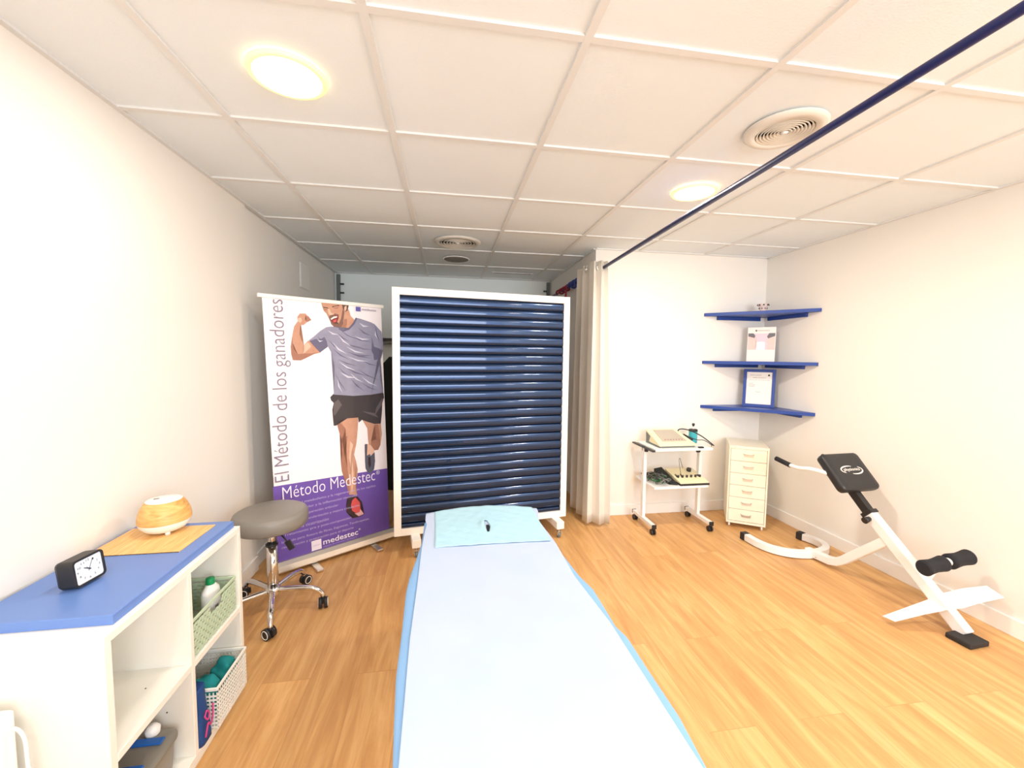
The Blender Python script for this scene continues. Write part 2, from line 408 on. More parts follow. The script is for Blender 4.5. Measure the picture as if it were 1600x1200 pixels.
# ================================================================ alcove contents
def wall_standard(x, side, label):
    t = thing('wall_standard', label, 'wall rail', (x, YB-.008, 0))
    bm = B(); bx(bm, -.02, .02, -.016, .006, .4, 2.235, .002); obj('upright_rail', bm, 'greymetal', t)
    for z in (2.13, 2.035):
        bm = B(); bx(bm, .018 if side > 0 else -.06, .06 if side > 0 else -.018, -.022, -.004, z-.008, z+.008); obj('peg', bm, 'black', t)
wall_standard(XL+.02, 1, 'grey metal wall rail with two pegs in the left corner of the alcove')
wall_standard(XA-.03, -1, 'grey metal wall rail at the right corner of the alcove behind the hanging bands')
t = thing('wall_shelf', 'dark thin shelf on the alcove wall glimpsed between banner and navy panel', 'shelf', (-.55, YB, 1.53))
bm = B(); bx(bm, -.45, .5, -.26, -.001, -.012, .012); obj('board', bm, 'black', t)
for x in (-.3, .35):
    bm = B(); prism(bm, [(0, 0), (.22, 0), (.02, -.16), (0, -.16)], -.008, .008)
    bmesh.ops.transform(bm, matrix=Matrix(((0, 0, 1, x), (-1, 0, 0, -.001), (0, 1, 0, -.012), (0, 0, 0, 1))), verts=bm.verts); obj('bracket', bm, 'greymetal', t)
t = thing('hanging_coat', 'black coat hanging in the gap between the banner and the navy panel', 'coat', (-.44, 3.6, 0))
bm = B()
loops = []
for i in range(15):
    u = i/14; z = .22+1.13*u
    wd = .20*(1-.15*u) if u < .8 else .17*(1-((u-.8)/.2)**2*.75)
    loops.append([(wd*math.cos(a)*(1+.08*math.sin(5*a+u*2)), .07*math.sin(a)*(1+.1*math.sin(7*a)), z) for a in [2*PI*k/28 for k in range(28)]])
rings(bm, loops); obj('coat_body', bm, 'dark', t)
bm = B(); tube(bm, smoothpath([(0, 0, 1.33), (0, 0, 1.42), (.02, 0, 1.46), (.05, 0, 1.44), (.045, 0, 1.40)], 6), .003, 8); obj('hook', bm, 'chrome', t)
t = thing('coat_rail', 'grey freestanding rail holding the black coat behind the banner', 'coat stand', (-.44, 3.6, 0))
bm = B(); tube(bm, [(-.4, 0, 1.465), (.55, 0, 1.465)], .011); obj('top_bar', bm, 'greymetal', t)
for x in (-.4, .55):
    bm = B(); tube(bm, [(x, 0, .03), (x, 0, 1.475)], .011); obj('post', bm, 'greymetal', t)
    bm = B(); tube(bm, [(x, -.2, .012), (x, .2, .012)], .012); obj('foot', bm, 'greymetal', t)

# alcove curtain rail with bands
t = thing('alcove_rail', 'dark thin rail running back along the alcove wall behind the curtain', 'rail', (1.16, 3.34, 2.035))
bm = B(); tube(bm, [(0, 0, 0), (.0, 1.45, 0)], .011); obj('pole', bm, 'navyrod', t)
bm = B(); tube(bm, [(0, 1.448, 0), (0, 1.459, 0)], .03, 20); obj('flange', bm, 'greymetal', t)
def band(pts, mt, label, r=.009):
    bm = B(); tube(bm, smoothpath(pts, 10), r, 10); return tag(obj('exercise_band', bm, mt), label, 'exercise band', 'exercise bands on the alcove rail')
band([(1.16+.03*math.cos(a), 3.86+.05*a/3, 2.035+.022*math.sin(a)) for a in [k*.7 for k in range(34)]], 'redband', 'dark red exercise band wound around the rail behind the curtain')
band([(1.16+.03*math.cos(a), 3.56+.045*a/3, 2.035+.028*math.sin(a)) for a in [k*.7 for k in range(24)]], 'blueband', 'blue exercise band wound around the rail nearest the curtain', .012)
band([(1.125, 3.84, 2.04), (1.12, 3.83, 1.95), (1.125, 3.80, 1.88), (1.13, 3.84, 1.80), (1.12, 3.88, 1.88), (1.125, 3.86, 1.97), (1.14, 3.87, 2.06)], 'redband', 'red exercise band end dangling below the rail, above the panel corner', .008)

# ================================================================ curtain and rod
t = thing('curtain_rod', 'long dark blue curtain rod crossing the ceiling on the right', 'curtain rod', (1.219, 3.295, 2.068))
dx = -.0362
bm = B(); tube(bm, [(0, -.003, 0), (dx*5.49, -5.49, 0)], .0125, 20); obj('rod', bm, 'navyrod', t)
for y in (-.001, -5.494+.006):
    bm = B(); tube(bm, [(-dx*y, y, 0), (-dx*y, y-.012 if y > -1 else y+.012, 0)], .026, 24); obj('wall_flange', bm, 'whitemetal', t)

t = thing('curtain', 'off-white eyelet curtain gathered beside the alcove opening', 'curtain', (1.2, 3.2, 0))
def curtain_path(u, spread):
    # u 0..1 from the right front edge, over the front face, then back into the alcove
    P = [(1.29, 3.045), (1.255, 3.09), (1.20, 3.05), (1.165, 3.12), (1.12, 3.085), (1.105, 3.16), (1.14, 3.24), (1.09, 3.31), (1.13, 3.39), (1.085, 3.46)]
    n = len(P)-1; f = u*n; i = min(int(f), n-1); k = f-i; k = k*k*(3-2*k)
    x = P[i][0]*(1-k)+P[i+1][0]*k; y = P[i][1]*(1-k)+P[i+1][1]*k
    return x, y
bm = B(); NU, NZ = 120, 26; grid = []
for j in range(NZ+1):
    z = .028+(2.115-.028)*j/NZ; h = j/NZ; row = []
    for i in range(NU+1):
        u = i/NU; x, y = curtain_path(u, 1)
        nar = 1-.42*max(0, h)**1.2
        x = 1.165+(x-1.165)*(nar if x > 1.165 else 1-.30*h) + .006*math.sin(9*u+4*h)*(1-h)
        y = y+.05*h*(1-u)
        row.append(bm.verts.new((x-1.2, y-3.2, z)))
    grid.append(row)
for j in range(NZ):
    for i in range(NU):
        f = bm.faces.new((grid[j][i], grid[j][i+1], grid[j+1][i+1], grid[j+1][i])); f.smooth = True
c = obj('curtain_cloth', bm, 'curtain', t); s = c.modifiers.new('s', 'SOLIDIFY'); s.thickness = .003
for (x, y, rz) in ((1.187, 3.128, 10), (1.102, 3.22, 80)):
    bm = B(); 
    loops = []
    for i in range(24):
        a = 2*PI*i/24; loops.append([((.026+.006*math.cos(b))*math.cos(a), .005*math.sin(b), (.026+.006*math.cos(b))*math.sin(a)) for b in [2*PI*k/8 for k in range(8)]])
    loops.append(loops[0]); rings(bm, loops, cap=False)
    o = obj('eyelet', bm, 'grommet', t); o.location = (x-1.2, y-3.2, 2.068); o.rotation_euler = (0, 0, R(rz))

# ================================================================ navy roller-slat panel
sx, sy = .2745, 2.9255; ang = .159; hw = .642; Z0, Z1 = .13, 1.812
t = thing('rolling_screen', 'wheeled room divider with a white frame and navy ribbed slats', 'room divider', (sx, sy, 0), ang)
bm = B(); fwid = .048
for a in ((-hw, -hw+fwid, Z0, Z1), (hw-fwid, hw, Z0, Z1), (-hw+fwid, hw-fwid, Z0, Z0+fwid), (-hw+fwid, hw-fwid, Z1-fwid, Z1)):
    bx(bm, a[0], a[1], -.022, .022, a[2], a[3])
obj('frame', bm, 'framewhite', t, bevel=.0015)
pitch = (Z1-Z0-2*fwid)/24.5
for k in range(25):
    z0 = Z1-fwid-pitch*(k+1); hgt = pitch
    if z0 < Z0+fwid: z0 = Z0+fwid; hgt = pitch*.5
    prof = [(-.003-.0125*(1-abs(2*f-1)**3.6), f) for f in [i/22 for i in range(23)]]
    prof = [(y, z0+f*hgt) for y, f in prof] + [(.006, z0+hgt), (.006, z0)]
    bm = B(); x0, x1 = -hw+fwid, hw-fwid
    rings(bm, [[(x, y, z) for y, z in prof] for x in (x0, x0+.0015, x1-.0015, x1)])
    obj('slat', bm, 'slat', t)
for x in (-.50, .555):
    bm = B(); bx(bm, x-.03, x+.03, -.115, .30, .075, .13, .003); f = obj('foot', bm, 'framewhite', t)
    for y in (-.085, .27):
        bm = B(); lathe(bm, [(.006, .045), (.006, .076)], x, y, 12); bx(bm, x-.014, x-.011, y-.014, y+.014, .018, .05); bx(bm, x+.011, x+.014, y-.014, y+.014, .018, .05); bx(bm, x-.014, x+.014, y-.014, y+.014, .046, .052)
        cst = obj('caster', bm, 'alu', f)
        bm = B(); tube(bm, [(x-.01, y+.004, .0225), (x+.01, y+.004, .0225)], .0225, 20); obj('wheel', bm, 'greymetal', f)

# ================================================================ massage couch, sheets
LOWL = [(-.098, .20), (-.1, .5), (-0.102, 0.74), (-0.113, 0.852), (-0.124, 0.979), (-0.128, 1.16), (-0.132, 1.252), (-0.135, 1.34), (-0.132, 1.424), (-0.118, 1.561), (-0.106, 1.691), (-0.105, 1.812)]
LOWR = [(.49, .20), (.49, .5), (0.491, 0.653), (0.503, 0.778), (0.5, 0.925), (0.5, 1.03), (.486, 1.08), (0.487, 1.114), (0.488, 1.269), (0.469, 1.354), (0.453, 1.52), (0.445, 1.606), (.42, 1.64), (.41, 1.812)]
UPL = [(-.086, .20), (-.088, .5), (-0.09, 0.738), (-0.094, 0.881), (-0.1, 1.089), (-0.099, 1.336), (-0.100, 1.622), (-0.096, 1.78), (-0.091, 1.852), (-.100, 1.90), (-0.101, 1.951)]
UPR = [(.477, .20), (.477, .5), (0.477, 0.655), (0.476, 0.693), (0.473, 0.871), (0.469, 1.081), (0.443, 1.34), (0.444, 1.6), (0.436, 1.70), (0.424, 1.829), (.440, 1.90), (0.448, 1.96)]
def interp(P, y):
    if y <= P[0][1]: return P[0][0]
    for a, b in zip(P, P[1:]):
        if y <= b[1]: return a[0]+(b[0]-a[0])*(y-a[1])/(b[1]-a[1])
    return P[-1][0]
TZ = .60
t = thing('massage_table', 'padded massage couch under blue sheets in the middle of the room', 'massage table', (.175, 1.1, 0))
bm = B(); prism(bm, [(-.265, -.88), (.30, -.88), (.30, -.1), (.265, .2), (.255, .42), (.22, .50), (.205, .80), (-.25, .80), (-.27, .4)], TZ-.075, TZ-.016); obj('mattress', bm, 'vinylblack', t)
bm = B(); bx(bm, -.25, .26, -.85, .84, TZ-.12, TZ-.076, .004); obj('base_frame', bm, 'whitemetal', t)
for x in (-.22, .22):
    for y in (-.7, .62):
        bm = B(); bx(bm, x-.02, x+.02, y-.02, y+.02, .02, TZ-.12, .003); g = obj('leg', bm, 'whitemetal', t)
        bm = B(); lathe(bm, [(.024, 0), (.024, .018), (.02, .022)], x, y, 16); obj('rubber_foot', bm, 'rubber', g)
for y in (-.7, .62):
    bm = B(); bx(bm, -.2, .2, y-.012, y+.012, .14, .165); obj('stretcher', bm, 'whitemetal', t)

def sheet(name, PL, PR, y0, y1, ztop, drop, mt, label, cat, dome=0, endcurve=0, endrop=.1):
    bm = B(); NY, NX = 110, 34; rows = []
    for j in range(NY+1):
        v = j/NY; yb = y0+(y1-y0)*v; xl = interp(PL, yb); xr = interp(PR, yb); row = []
        prof = []
        dl = drop*(1+.12*math.sin(yb*9))
        prof.append((xl+.012, ztop-dl)); prof.append((xl+.004, ztop-dl*.6)); prof.append((xl, ztop-dl*.25)); prof.append((xl+.001, ztop-min(.010, dl*.2))); prof.append((xl+.007, ztop-min(.003, dl*.05)))
        for i in range(1, NX):
            u = i/NX; x = xl+.014+(xr-xl-.028)*u
            z = ztop+dome*math.sin(PI*u)**.7*max(0, min(1, (yb-1.5)/.3)) + .0011*math.sin(x*31+yb*13)*math.sin(yb*17-x*9)
            prof.append((x, z))
        prof += [(xr-.007, ztop-min(.003, dl*.05)), (xr-.001, ztop-min(.010, dl*.2)), (xr, ztop-dl*.25), (xr-.004, ztop-dl*.6), (xr-.012, ztop-dl)]
        for x, z in prof:
            u = (x-xl)/(xr-xl)
            yy = yb+endcurve*math.sin(PI*max(0, min(1, u)))*v**6
            row.append(bm.verts.new((x, yy, z)))
        rows.append(row)
    for yend, zd in ((.006, .012), (.010, endrop)):   # turned down over the head end
        row = []
        for vtx in rows[NY]:
            row.append(bm.verts.new((vtx.co.x, vtx.co.y+yend, min(vtx.co.z, ztop-zd))))
        rows.append(row)
    for a, b in zip(rows, rows[1:]):
        for i in range(len(a)-1):
            f = bm.faces.new((a[i], a[i+1], b[i+1], b[i])); f.smooth = True
    o = obj(name, bm, mt); s = o.modifiers.new('s', 'SOLIDIFY'); s.thickness = .0012; s.offset = -1
    return tag(o, label, cat)
sheet('under_sheet', LOWL, LOWR, .20, 1.90, TZ-.004, .16, 'sheetlo', 'sky blue sheet whose edges peek out below the paler cover on the couch', 'sheet')
sheet('cover_sheet', UPL, UPR, .19, 1.985, TZ+.001, .0025, 'sheetup', 'pale blue-white cover spread over most of the massage couch', 'sheet', dome=.008, endcurve=.045, endrop=.10)
# turquoise head cover with a slit
TQL = [(-.049, 1.615), (-.052, 1.8), (-.06, 1.99)]; TQR = [(.427, 1.610), (.424, 1.8), (.424, 1.985)]
bm = B(); NY, NX = 40, 60; rows = []
sxc = .176
for j in range(NY+1):
    yb = 1.612+.378*j/NY; row = []
    for i in range(NX+1):
        u = i/NX; x = interp(TQL, yb)+(interp(TQR, yb)-interp(TQL, yb))*u
        d = math.hypot((x-sxc)/.05, (yb-1.78)/.09)
        z = TZ+.0055+.008*math.sin(PI*u)**.7*max(0, min(1, (yb-1.5)/.3))+.0012*math.sin(x*70+yb*30)*math.sin(yb*80-x*20)
        z += .010*math.exp(-((x-.158)/.012)**2-((yb-1.785)/.05)**2)
        yy = yb+.032*math.sin(PI*u)*(j/NY)**3
        # widen a slit by pushing the cloth aside
        k = max(0, 1-abs((yb-1.775)/.062)); off = .014*k*(1 if x >= sxc else -.35)*math.exp(-abs(x-sxc)/.03)
        row.append(bm.verts.new((x+off, yy, z)))
    rows.append(row)
for j in range(NY):
    for i in range(NX):
        a, b, c, d = rows[j][i], rows[j][i+1], rows[j+1][i+1], rows[j+1][i]
        cx = (a.co.x+b.co.x+c.co.x+d.co.x)/4; cy = (a.co.y+c.co.y)/2
        k = max(0, 1-abs((cy-1.775)/.062))
        if k > 0 and sxc-.35*.014*k-.001 < cx < sxc+.014*k+.001: continue
        f = bm.faces.new((a, b, c, d)); f.smooth = True
o = obj('head_cover', bm, 'turq'); s = o.modifiers.new('s', 'SOLIDIFY'); s.thickness = .0015
tag(o, 'turquoise head cover with a face slit at the far end of the couch', 'towel')
bm = B(); prism(bm, [(sxc-.004, 1.722), (sxc+.015, 1.730), (sxc+.014, 1.775), (sxc+.001, 1.845), (sxc-.004, 1.775)], TZ+.0068, TZ+.0085)
obj('face_opening', bm, 'black', bpy.data.objects['head_cover'])

# ================================================================ roll-up banner
bo = Vector((-1.033, 2.65, 0)); br = math.atan2(.5766, .8169)
t = thing('rollup_banner', 'tall roll-up banner with a shouting runner and purple lower band', 'banner', bo, br)
FB = [(.003, .078), (.745, .078), (.697, 1.708), (-.044, 1.697)]
bm = B(); rings(bm, [[(x, -.0006, z) for x, z in FB], [(x, .0006, z) for x, z in FB]], smooth=False); fab = obj('fabric_panel', bm, 'bannerwhite', t)
bm = B()
prof = [(-.045, .022), (-.048, .03), (-.040, .062), (-.016, .080), (.016, .080), (.040, .062), (.048, .03), (.045, .022)]
rings(bm, [[(x, y, z) for y, z in prof] for x in (-.010, .775)], smooth=False); base = obj('base', bm, 'alu', t, bevel=.001)
bm = B(); bx(bm, -.068, .712, -.011, .011, 1.695, 1.718, .003); tb = obj('top_bar', bm, 'framewhite', t)
tb.data.transform(Matrix.Rotation(0, 4, 'Y'))
bm = B(); tube(bm, [(.33, .03, .06), (.33, .014, 1.70)], .007); obj('support_pole', bm, 'alu', t)
for x in (.20, .60):
    bm = B(); bx(bm, x-.02, x+.02, -.15, .15, .004, .018, .003); obj('foot', bm, 'alu', t)
lean = lambda x, z: x-.0271*(z-.08)
layer = [0]
def ink(pts, mt, shear=False):
    layer[0] += 1; y = -.0009-.00006*layer[0]
    bm = B(); vs = [bm.verts.new((x, y, z)) for x, z in pts]
    f = bm.faces.new(vs); bmesh.ops.triangulate(bm, faces=[f])
    me = bpy.data.meshes.new('ink'); bm.to_mesh(me); bm.free(); me.materials.append(M[mt])
    o = bpy.data.objects.new('ink', me); C.objects.link(o); return o
pp = [ink([(.003, .078), (.745, .078), (.731, .535), (-.017, .560)], 'purple')]
joinmesh('purple_band', pp, fab)
SHAPES={'arm':[(0.146,1.568),(0.125,1.535),(0.113,1.475),(0.103,1.411),(0.105,1.365),(0.113,1.328),(0.158,1.326),(0.194,1.343),(0.239,1.367),(0.28,1.377),(0.258,1.419),(0.222,1.447),(0.204,1.451),(0.18,1.422),(0.165,1.454),(0.155,1.486),(0.158,1.532),(0.165,1.551)],'armshade':[(0.113,1.475),(0.103,1.411),(0.105,1.365),(0.113,1.328),(0.158,1.326),(0.194,1.343),(0.239,1.367),(0.275,1.379),(0.22,1.371),(0.185,1.371),(0.142,1.366),(0.121,1.393),(0.115,1.434)],'bicep':[(0.18,1.422),(0.204,1.441),(0.222,1.414),(0.194,1.385),(0.171,1.366),(0.181,1.394)],'fist':[(0.145,1.596),(0.16,1.617),(0.191,1.62),(0.212,1.601),(0.227,1.581),(0.203,1.567),(0.18,1.547),(0.163,1.546),(0.146,1.564)],'fingers':[(0.191,1.608),(0.212,1.601),(0.227,1.581),(0.203,1.567),(0.189,1.576),(0.199,1.586)],'fist2':[(0.149,1.587),(0.166,1.593),(0.172,1.575),(0.163,1.56),(0.146,1.568)],'neck':[(0.408,1.566),(0.438,1.647),(0.466,1.669),(0.479,1.625),(0.503,1.602),(0.493,1.576),(0.461,1.539),(0.426,1.527),(0.397,1.541)],'neckshade':[(0.408,1.546),(0.432,1.602),(0.453,1.603),(0.452,1.568),(0.437,1.533),(0.416,1.532)],'face':[(0.286,1.703),(0.3,1.669),(0.303,1.645),(0.327,1.623),(0.336,1.595),(0.354,1.558),(0.373,1.542),(0.408,1.546),(0.43,1.582),(0.446,1.647),(0.454,1.692),(0.452,1.713),(0.422,1.713)],'hair':[(0.418,1.712),(0.457,1.711),(0.466,1.694),(0.459,1.661),(0.443,1.65),(0.437,1.676),(0.426,1.67)],'ear':[(0.437,1.683),(0.451,1.692),(0.451,1.67),(0.441,1.652),(0.435,1.666)],'beard':[(0.426,1.67),(0.436,1.651),(0.43,1.602),(0.425,1.567),(0.413,1.546),(0.373,1.541),(0.349,1.562),(0.334,1.609),(0.343,1.62),(0.375,1.634),(0.399,1.629),(0.398,1.614),(0.39,1.584),(0.373,1.564),(0.398,1.57),(0.413,1.605)],'mouth':[(0.343,1.598),(0.367,1.617),(0.394,1.621),(0.398,1.604),(0.385,1.579),(0.366,1.571),(0.352,1.582)],'teeth':[(0.345,1.598),(0.367,1.614),(0.389,1.617),(0.386,1.608),(0.367,1.602),(0.35,1.591)],'tongue':[(0.36,1.587),(0.383,1.598),(0.381,1.581),(0.366,1.574)],'brow1':[(0.3,1.671),(0.328,1.669),(0.334,1.662),(0.328,1.662),(0.304,1.664)],'brow2':[(0.356,1.679),(0.4,1.692),(0.405,1.685),(0.375,1.68),(0.359,1.67)],'eye1':[(0.303,1.657),(0.323,1.657),(0.324,1.65),(0.311,1.65)],'eye2':[(0.366,1.67),(0.399,1.677),(0.397,1.669),(0.372,1.664)],'nose':[(0.329,1.657),(0.339,1.66),(0.349,1.635),(0.37,1.629),(0.345,1.62),(0.334,1.628)],'shirt':[(0.339,1.546),(0.316,1.541),(0.278,1.515),(0.241,1.48),(0.209,1.453),(0.244,1.414),(0.275,1.377),(0.303,1.399),(0.325,1.416),(0.344,1.382),(0.357,1.329),(0.366,1.289),(0.36,1.24),(0.361,1.171),(0.357,1.126),(0.356,1.101),(0.487,1.084),(0.613,1.085),(0.706,1.095),(0.698,1.141),(0.682,1.204),(0.679,1.275),(0.68,1.334),(0.682,1.411),(0.71,1.401),(0.707,1.478),(0.697,1.53),(0.647,1.58),(0.619,1.592),(0.55,1.61),(0.512,1.617),(0.493,1.581),(0.461,1.544),(0.426,1.53),(0.397,1.541),(0.364,1.548)],'sh1':[(0.213,1.449),(0.275,1.377),(0.323,1.416),(0.318,1.45),(0.305,1.478),(0.277,1.463),(0.245,1.462)],'sh2':[(0.621,1.496),(0.64,1.423),(0.682,1.411),(0.68,1.334),(0.639,1.329),(0.634,1.381)],'collar':[(0.512,1.617),(0.493,1.581),(0.461,1.544),(0.426,1.53),(0.397,1.541),(0.397,1.531),(0.426,1.517),(0.466,1.532),(0.503,1.572),(0.522,1.611)],'fold0':[(0.382,1.515),(0.418,1.473),(0.47,1.449),(0.423,1.479)],'fold1':[(0.402,1.531),(0.451,1.492),(0.512,1.471),(0.454,1.498)],'fold2':[(0.323,1.464),(0.364,1.418),(0.419,1.388),(0.368,1.424)],'fold3':[(0.351,1.407),(0.402,1.358),(0.469,1.329),(0.406,1.365)],'fold4':[(0.42,1.448),(0.492,1.419),(0.574,1.411),(0.494,1.426)],'fold5':[(0.439,1.389),(0.527,1.352),(0.628,1.339),(0.53,1.36)],'fold6':[(0.471,1.49),(0.542,1.462),(0.623,1.454),(0.545,1.469)],'fold7':[(0.524,1.553),(0.565,1.513),(0.624,1.496),(0.57,1.521)],'fold8':[(0.378,1.338),(0.444,1.303),(0.519,1.288),(0.446,1.31)],'fold9':[(0.496,1.42),(0.562,1.402),(0.634,1.402),(0.563,1.408)],'fold10':[(0.499,1.369),(0.562,1.355),(0.628,1.36),(0.562,1.362)],'fold11':[(0.418,1.289),(0.501,1.24),(0.598,1.214),(0.504,1.248)],'fold12':[(0.367,1.245),(0.394,1.176),(0.439,1.117),(0.4,1.18)],'fold13':[(0.519,1.267),(0.59,1.217),(0.676,1.185),(0.594,1.223)],'fold14':[(0.466,1.207),(0.509,1.151),(0.57,1.11),(0.515,1.157)],'fold15':[(0.546,1.329),(0.603,1.297),(0.671,1.286),(0.606,1.304)],'fold16':[(0.383,1.289),(0.418,1.247),(0.466,1.217),(0.422,1.251)],'fold17':[(0.652,1.57),(0.653,1.509),(0.684,1.456),(0.664,1.512)],'fold18':[(0.623,1.454),(0.621,1.393),(0.65,1.339),(0.631,1.396)],'fold19':[(0.259,1.481),(0.28,1.454),(0.313,1.445),(0.284,1.46)],'fold20':[(0.544,1.174),(0.6,1.132),(0.669,1.11),(0.603,1.139)],'lite0':[(0.392,1.496),(0.423,1.45),(0.475,1.424),(0.43,1.457)],'lite1':[(0.352,1.446),(0.39,1.395),(0.449,1.369),(0.396,1.404)],'lite2':[(0.444,1.419),(0.502,1.382),(0.574,1.375),(0.506,1.392)],'lite3':[(0.448,1.354),(0.519,1.322),(0.6,1.318),(0.522,1.331)],'lite4':[(0.502,1.491),(0.553,1.466),(0.613,1.475),(0.555,1.477)],'lite5':[(0.324,1.522),(0.355,1.496),(0.397,1.496),(0.359,1.505)],'lite6':[(0.534,1.584),(0.562,1.557),(0.603,1.562),(0.567,1.568)],'lite7':[(0.393,1.319),(0.443,1.276),(0.508,1.257),(0.448,1.284)],'lite8':[(0.397,1.249),(0.449,1.209),(0.518,1.206),(0.454,1.221)],'lite9':[(0.382,1.21),(0.385,1.155),(0.414,1.108),(0.393,1.158)],'lite10':[(0.466,1.243),(0.504,1.197),(0.56,1.173),(0.51,1.204)],'lite11':[(0.545,1.215),(0.596,1.168),(0.664,1.142),(0.601,1.176)],'lite12':[(0.258,1.462),(0.273,1.444),(0.295,1.454),(0.275,1.453)],'lite13':[(0.652,1.539),(0.646,1.504),(0.668,1.477),(0.656,1.506)],'shorts':[(0.354,1.105),(0.333,1.085),(0.338,1.064),(0.355,1.045),(0.345,1.003),(0.347,0.961),(0.352,0.893),(0.367,0.892),(0.392,0.92),(0.443,0.933),(0.519,0.932),(0.522,0.896),(0.545,0.913),(0.591,0.892),(0.638,0.874),(0.685,0.872),(0.694,0.954),(0.698,1.026),(0.712,1.058),(0.709,1.088),(0.702,1.095),(0.613,1.087),(0.484,1.085)],'shortl1':[(0.355,1.045),(0.385,1.067),(0.409,1.028),(0.384,0.994),(0.36,0.959),(0.351,0.972)],'shortl2':[(0.652,0.99),(0.695,1.053),(0.709,1.052),(0.694,1.007),(0.666,0.97),(0.638,0.933)],'shortl3':[(0.546,0.974),(0.639,0.952),(0.666,0.917),(0.611,0.942)],'legR':[(0.548,0.913),(0.583,0.848),(0.593,0.769),(0.591,0.73),(0.635,0.684),(0.662,0.683),(0.68,0.717),(0.692,0.795),(0.685,0.872),(0.638,0.874),(0.591,0.892)],'legRs':[(0.638,0.868),(0.65,0.761),(0.608,0.754),(0.608,0.728),(0.635,0.684),(0.662,0.683),(0.68,0.717),(0.674,0.811),(0.664,0.868)],'calfR':[(0.562,0.734),(0.582,0.738),(0.608,0.724),(0.635,0.684),(0.628,0.659),(0.607,0.653),(0.574,0.652),(0.561,0.683)],'shoeR':[(0.562,0.734),(0.569,0.74),(0.582,0.735),(0.571,0.694),(0.578,0.654),(0.598,0.664),(0.607,0.649),(0.635,0.671),(0.638,0.605),(0.63,0.547),(0.606,0.525),(0.585,0.525),(0.566,0.565),(0.563,0.618)],'shoeRl':[(0.588,0.64),(0.603,0.643),(0.607,0.584),(0.596,0.559),(0.586,0.594)],'legL':[(0.371,0.91),(0.39,0.834),(0.404,0.795),(0.404,0.733),(0.405,0.689),(0.395,0.641),(0.4,0.577),(0.415,0.53),(0.436,0.45),(0.447,0.403),(0.502,0.39),(0.498,0.417),(0.489,0.483),(0.507,0.525),(0.51,0.569),(0.499,0.629),(0.486,0.676),(0.504,0.756),(0.515,0.856),(0.519,0.932),(0.443,0.933),(0.392,0.92)],'legL2':[(0.4,0.906),(0.43,0.866),(0.404,0.795),(0.442,0.815),(0.435,0.765),(0.416,0.743),(0.415,0.693),(0.426,0.654),(0.438,0.589),(0.449,0.492),(0.454,0.427),(0.447,0.403),(0.436,0.45),(0.415,0.53),(0.4,0.577),(0.395,0.641),(0.405,0.689),(0.404,0.733),(0.404,0.795),(0.39,0.834),(0.373,0.903)],'legL3':[(0.46,0.774),(0.481,0.746),(0.471,0.71),(0.464,0.673),(0.476,0.614),(0.481,0.549),(0.474,0.454),(0.466,0.411),(0.461,0.489),(0.463,0.584),(0.451,0.662)],'shoeL':[(0.435,0.391),(0.468,0.388),(0.507,0.376),(0.535,0.332),(0.532,0.287),(0.552,0.238),(0.511,0.229),(0.468,0.232),(0.46,0.254),(0.427,0.285),(0.425,0.331),(0.446,0.36)],'shoered':[(0.49,0.374),(0.521,0.33),(0.524,0.283),(0.517,0.262),(0.489,0.264),(0.464,0.287),(0.458,0.328),(0.467,0.36)],'shoepink':[(0.524,0.283),(0.548,0.241),(0.511,0.235),(0.482,0.262),(0.517,0.262)]}

order = [('arm', 'skin'), ('armshade', 'skind'), ('bicep', 'skinl'), ('fist', 'skin'), ('fingers', 'skind'), ('fist2', 'skinl'), ('neck', 'skin'), ('neckshade', 'skind'), ('face', 'skin'), ('hair', 'hair'), ('ear', 'skinl'), ('beard', 'beard'), ('mouth', 'mouth'), ('teeth', 'teeth'), ('tongue', 'shoer'), ('brow1', 'hair'), ('brow2', 'hair'), ('eye1', 'skind'), ('eye2', 'skind'), ('nose', 'skinl'),
 ('legR', 'skin'), ('legRs', 'skind'), ('calfR', 'skinl'), ('shoeR', 'shoeg'), ('shoeRl', 'shoed'), ('legL', 'skin'), ('legL2', 'skind'), ('legL3', 'skinl'), ('shorts', 'shorts'), ('shortl1', 'shortsl'), ('shortl2', 'shortsl'), ('shortl3', 'shortsl'), ('shirt', 'shirt'), ('sh1', 'shirtd'), ('sh2', 'shirtd'), ('collar', 'shirtd')]
order += [(k, 'shirtd') for k in SHAPES if k.startswith('fold')] + [(k, 'shirtl') for k in SHAPES if k.startswith('lite')]
order += [('shoeL', 'shoed'), ('shoered', 'shoer'), ('shoepink', 'shoep')]
joinmesh('runner_picture', [ink(SHAPES[k], mm) for k, mm in order], fab)
def bmtx(x, z, rot=0, lay=.010):
    # glyph x -> banner x, glyph y -> up, with the banner's slight lean
    ca, sa = math.cos(rot), math.sin(rot)
    return Matrix.Translation((x, -lay, z)) @ Matrix(((1, -.0271, 0, 0), (0, 0, 1, 0), (0, 1, 0, 0), (0, 0, 0, 1))) @ Matrix(((ca, -sa, 0, 0), (sa, ca, 0, 0), (0, 0, 1, 0), (0, 0, 0, 1)))
def span(s_):
    cu = bpy.data.curves.new('t', 'FONT'); cu.body = s_; cu.size = 1; cu.resolution_u = 3; t_ = bpy.data.objects.new('t', cu); C.objects.link(t_)
    dg = bpy.context.evaluated_depsgraph_get(); dg.update(); me = bpy.data.meshes.new_from_object(t_.evaluated_get(dg)); bpy.data.objects.remove(t_)
    xs = [v.co.x for v in me.vertices]; ys = [v.co.y for v in me.vertices]; return min(xs), max(xs), min(ys), max(ys)
full = 'El Método de los ganadores'; fs = span(full); kx = 1.108/(fs[1]-fs[0]); ky = .105/(fs[3]-fs[2]); pre = ''
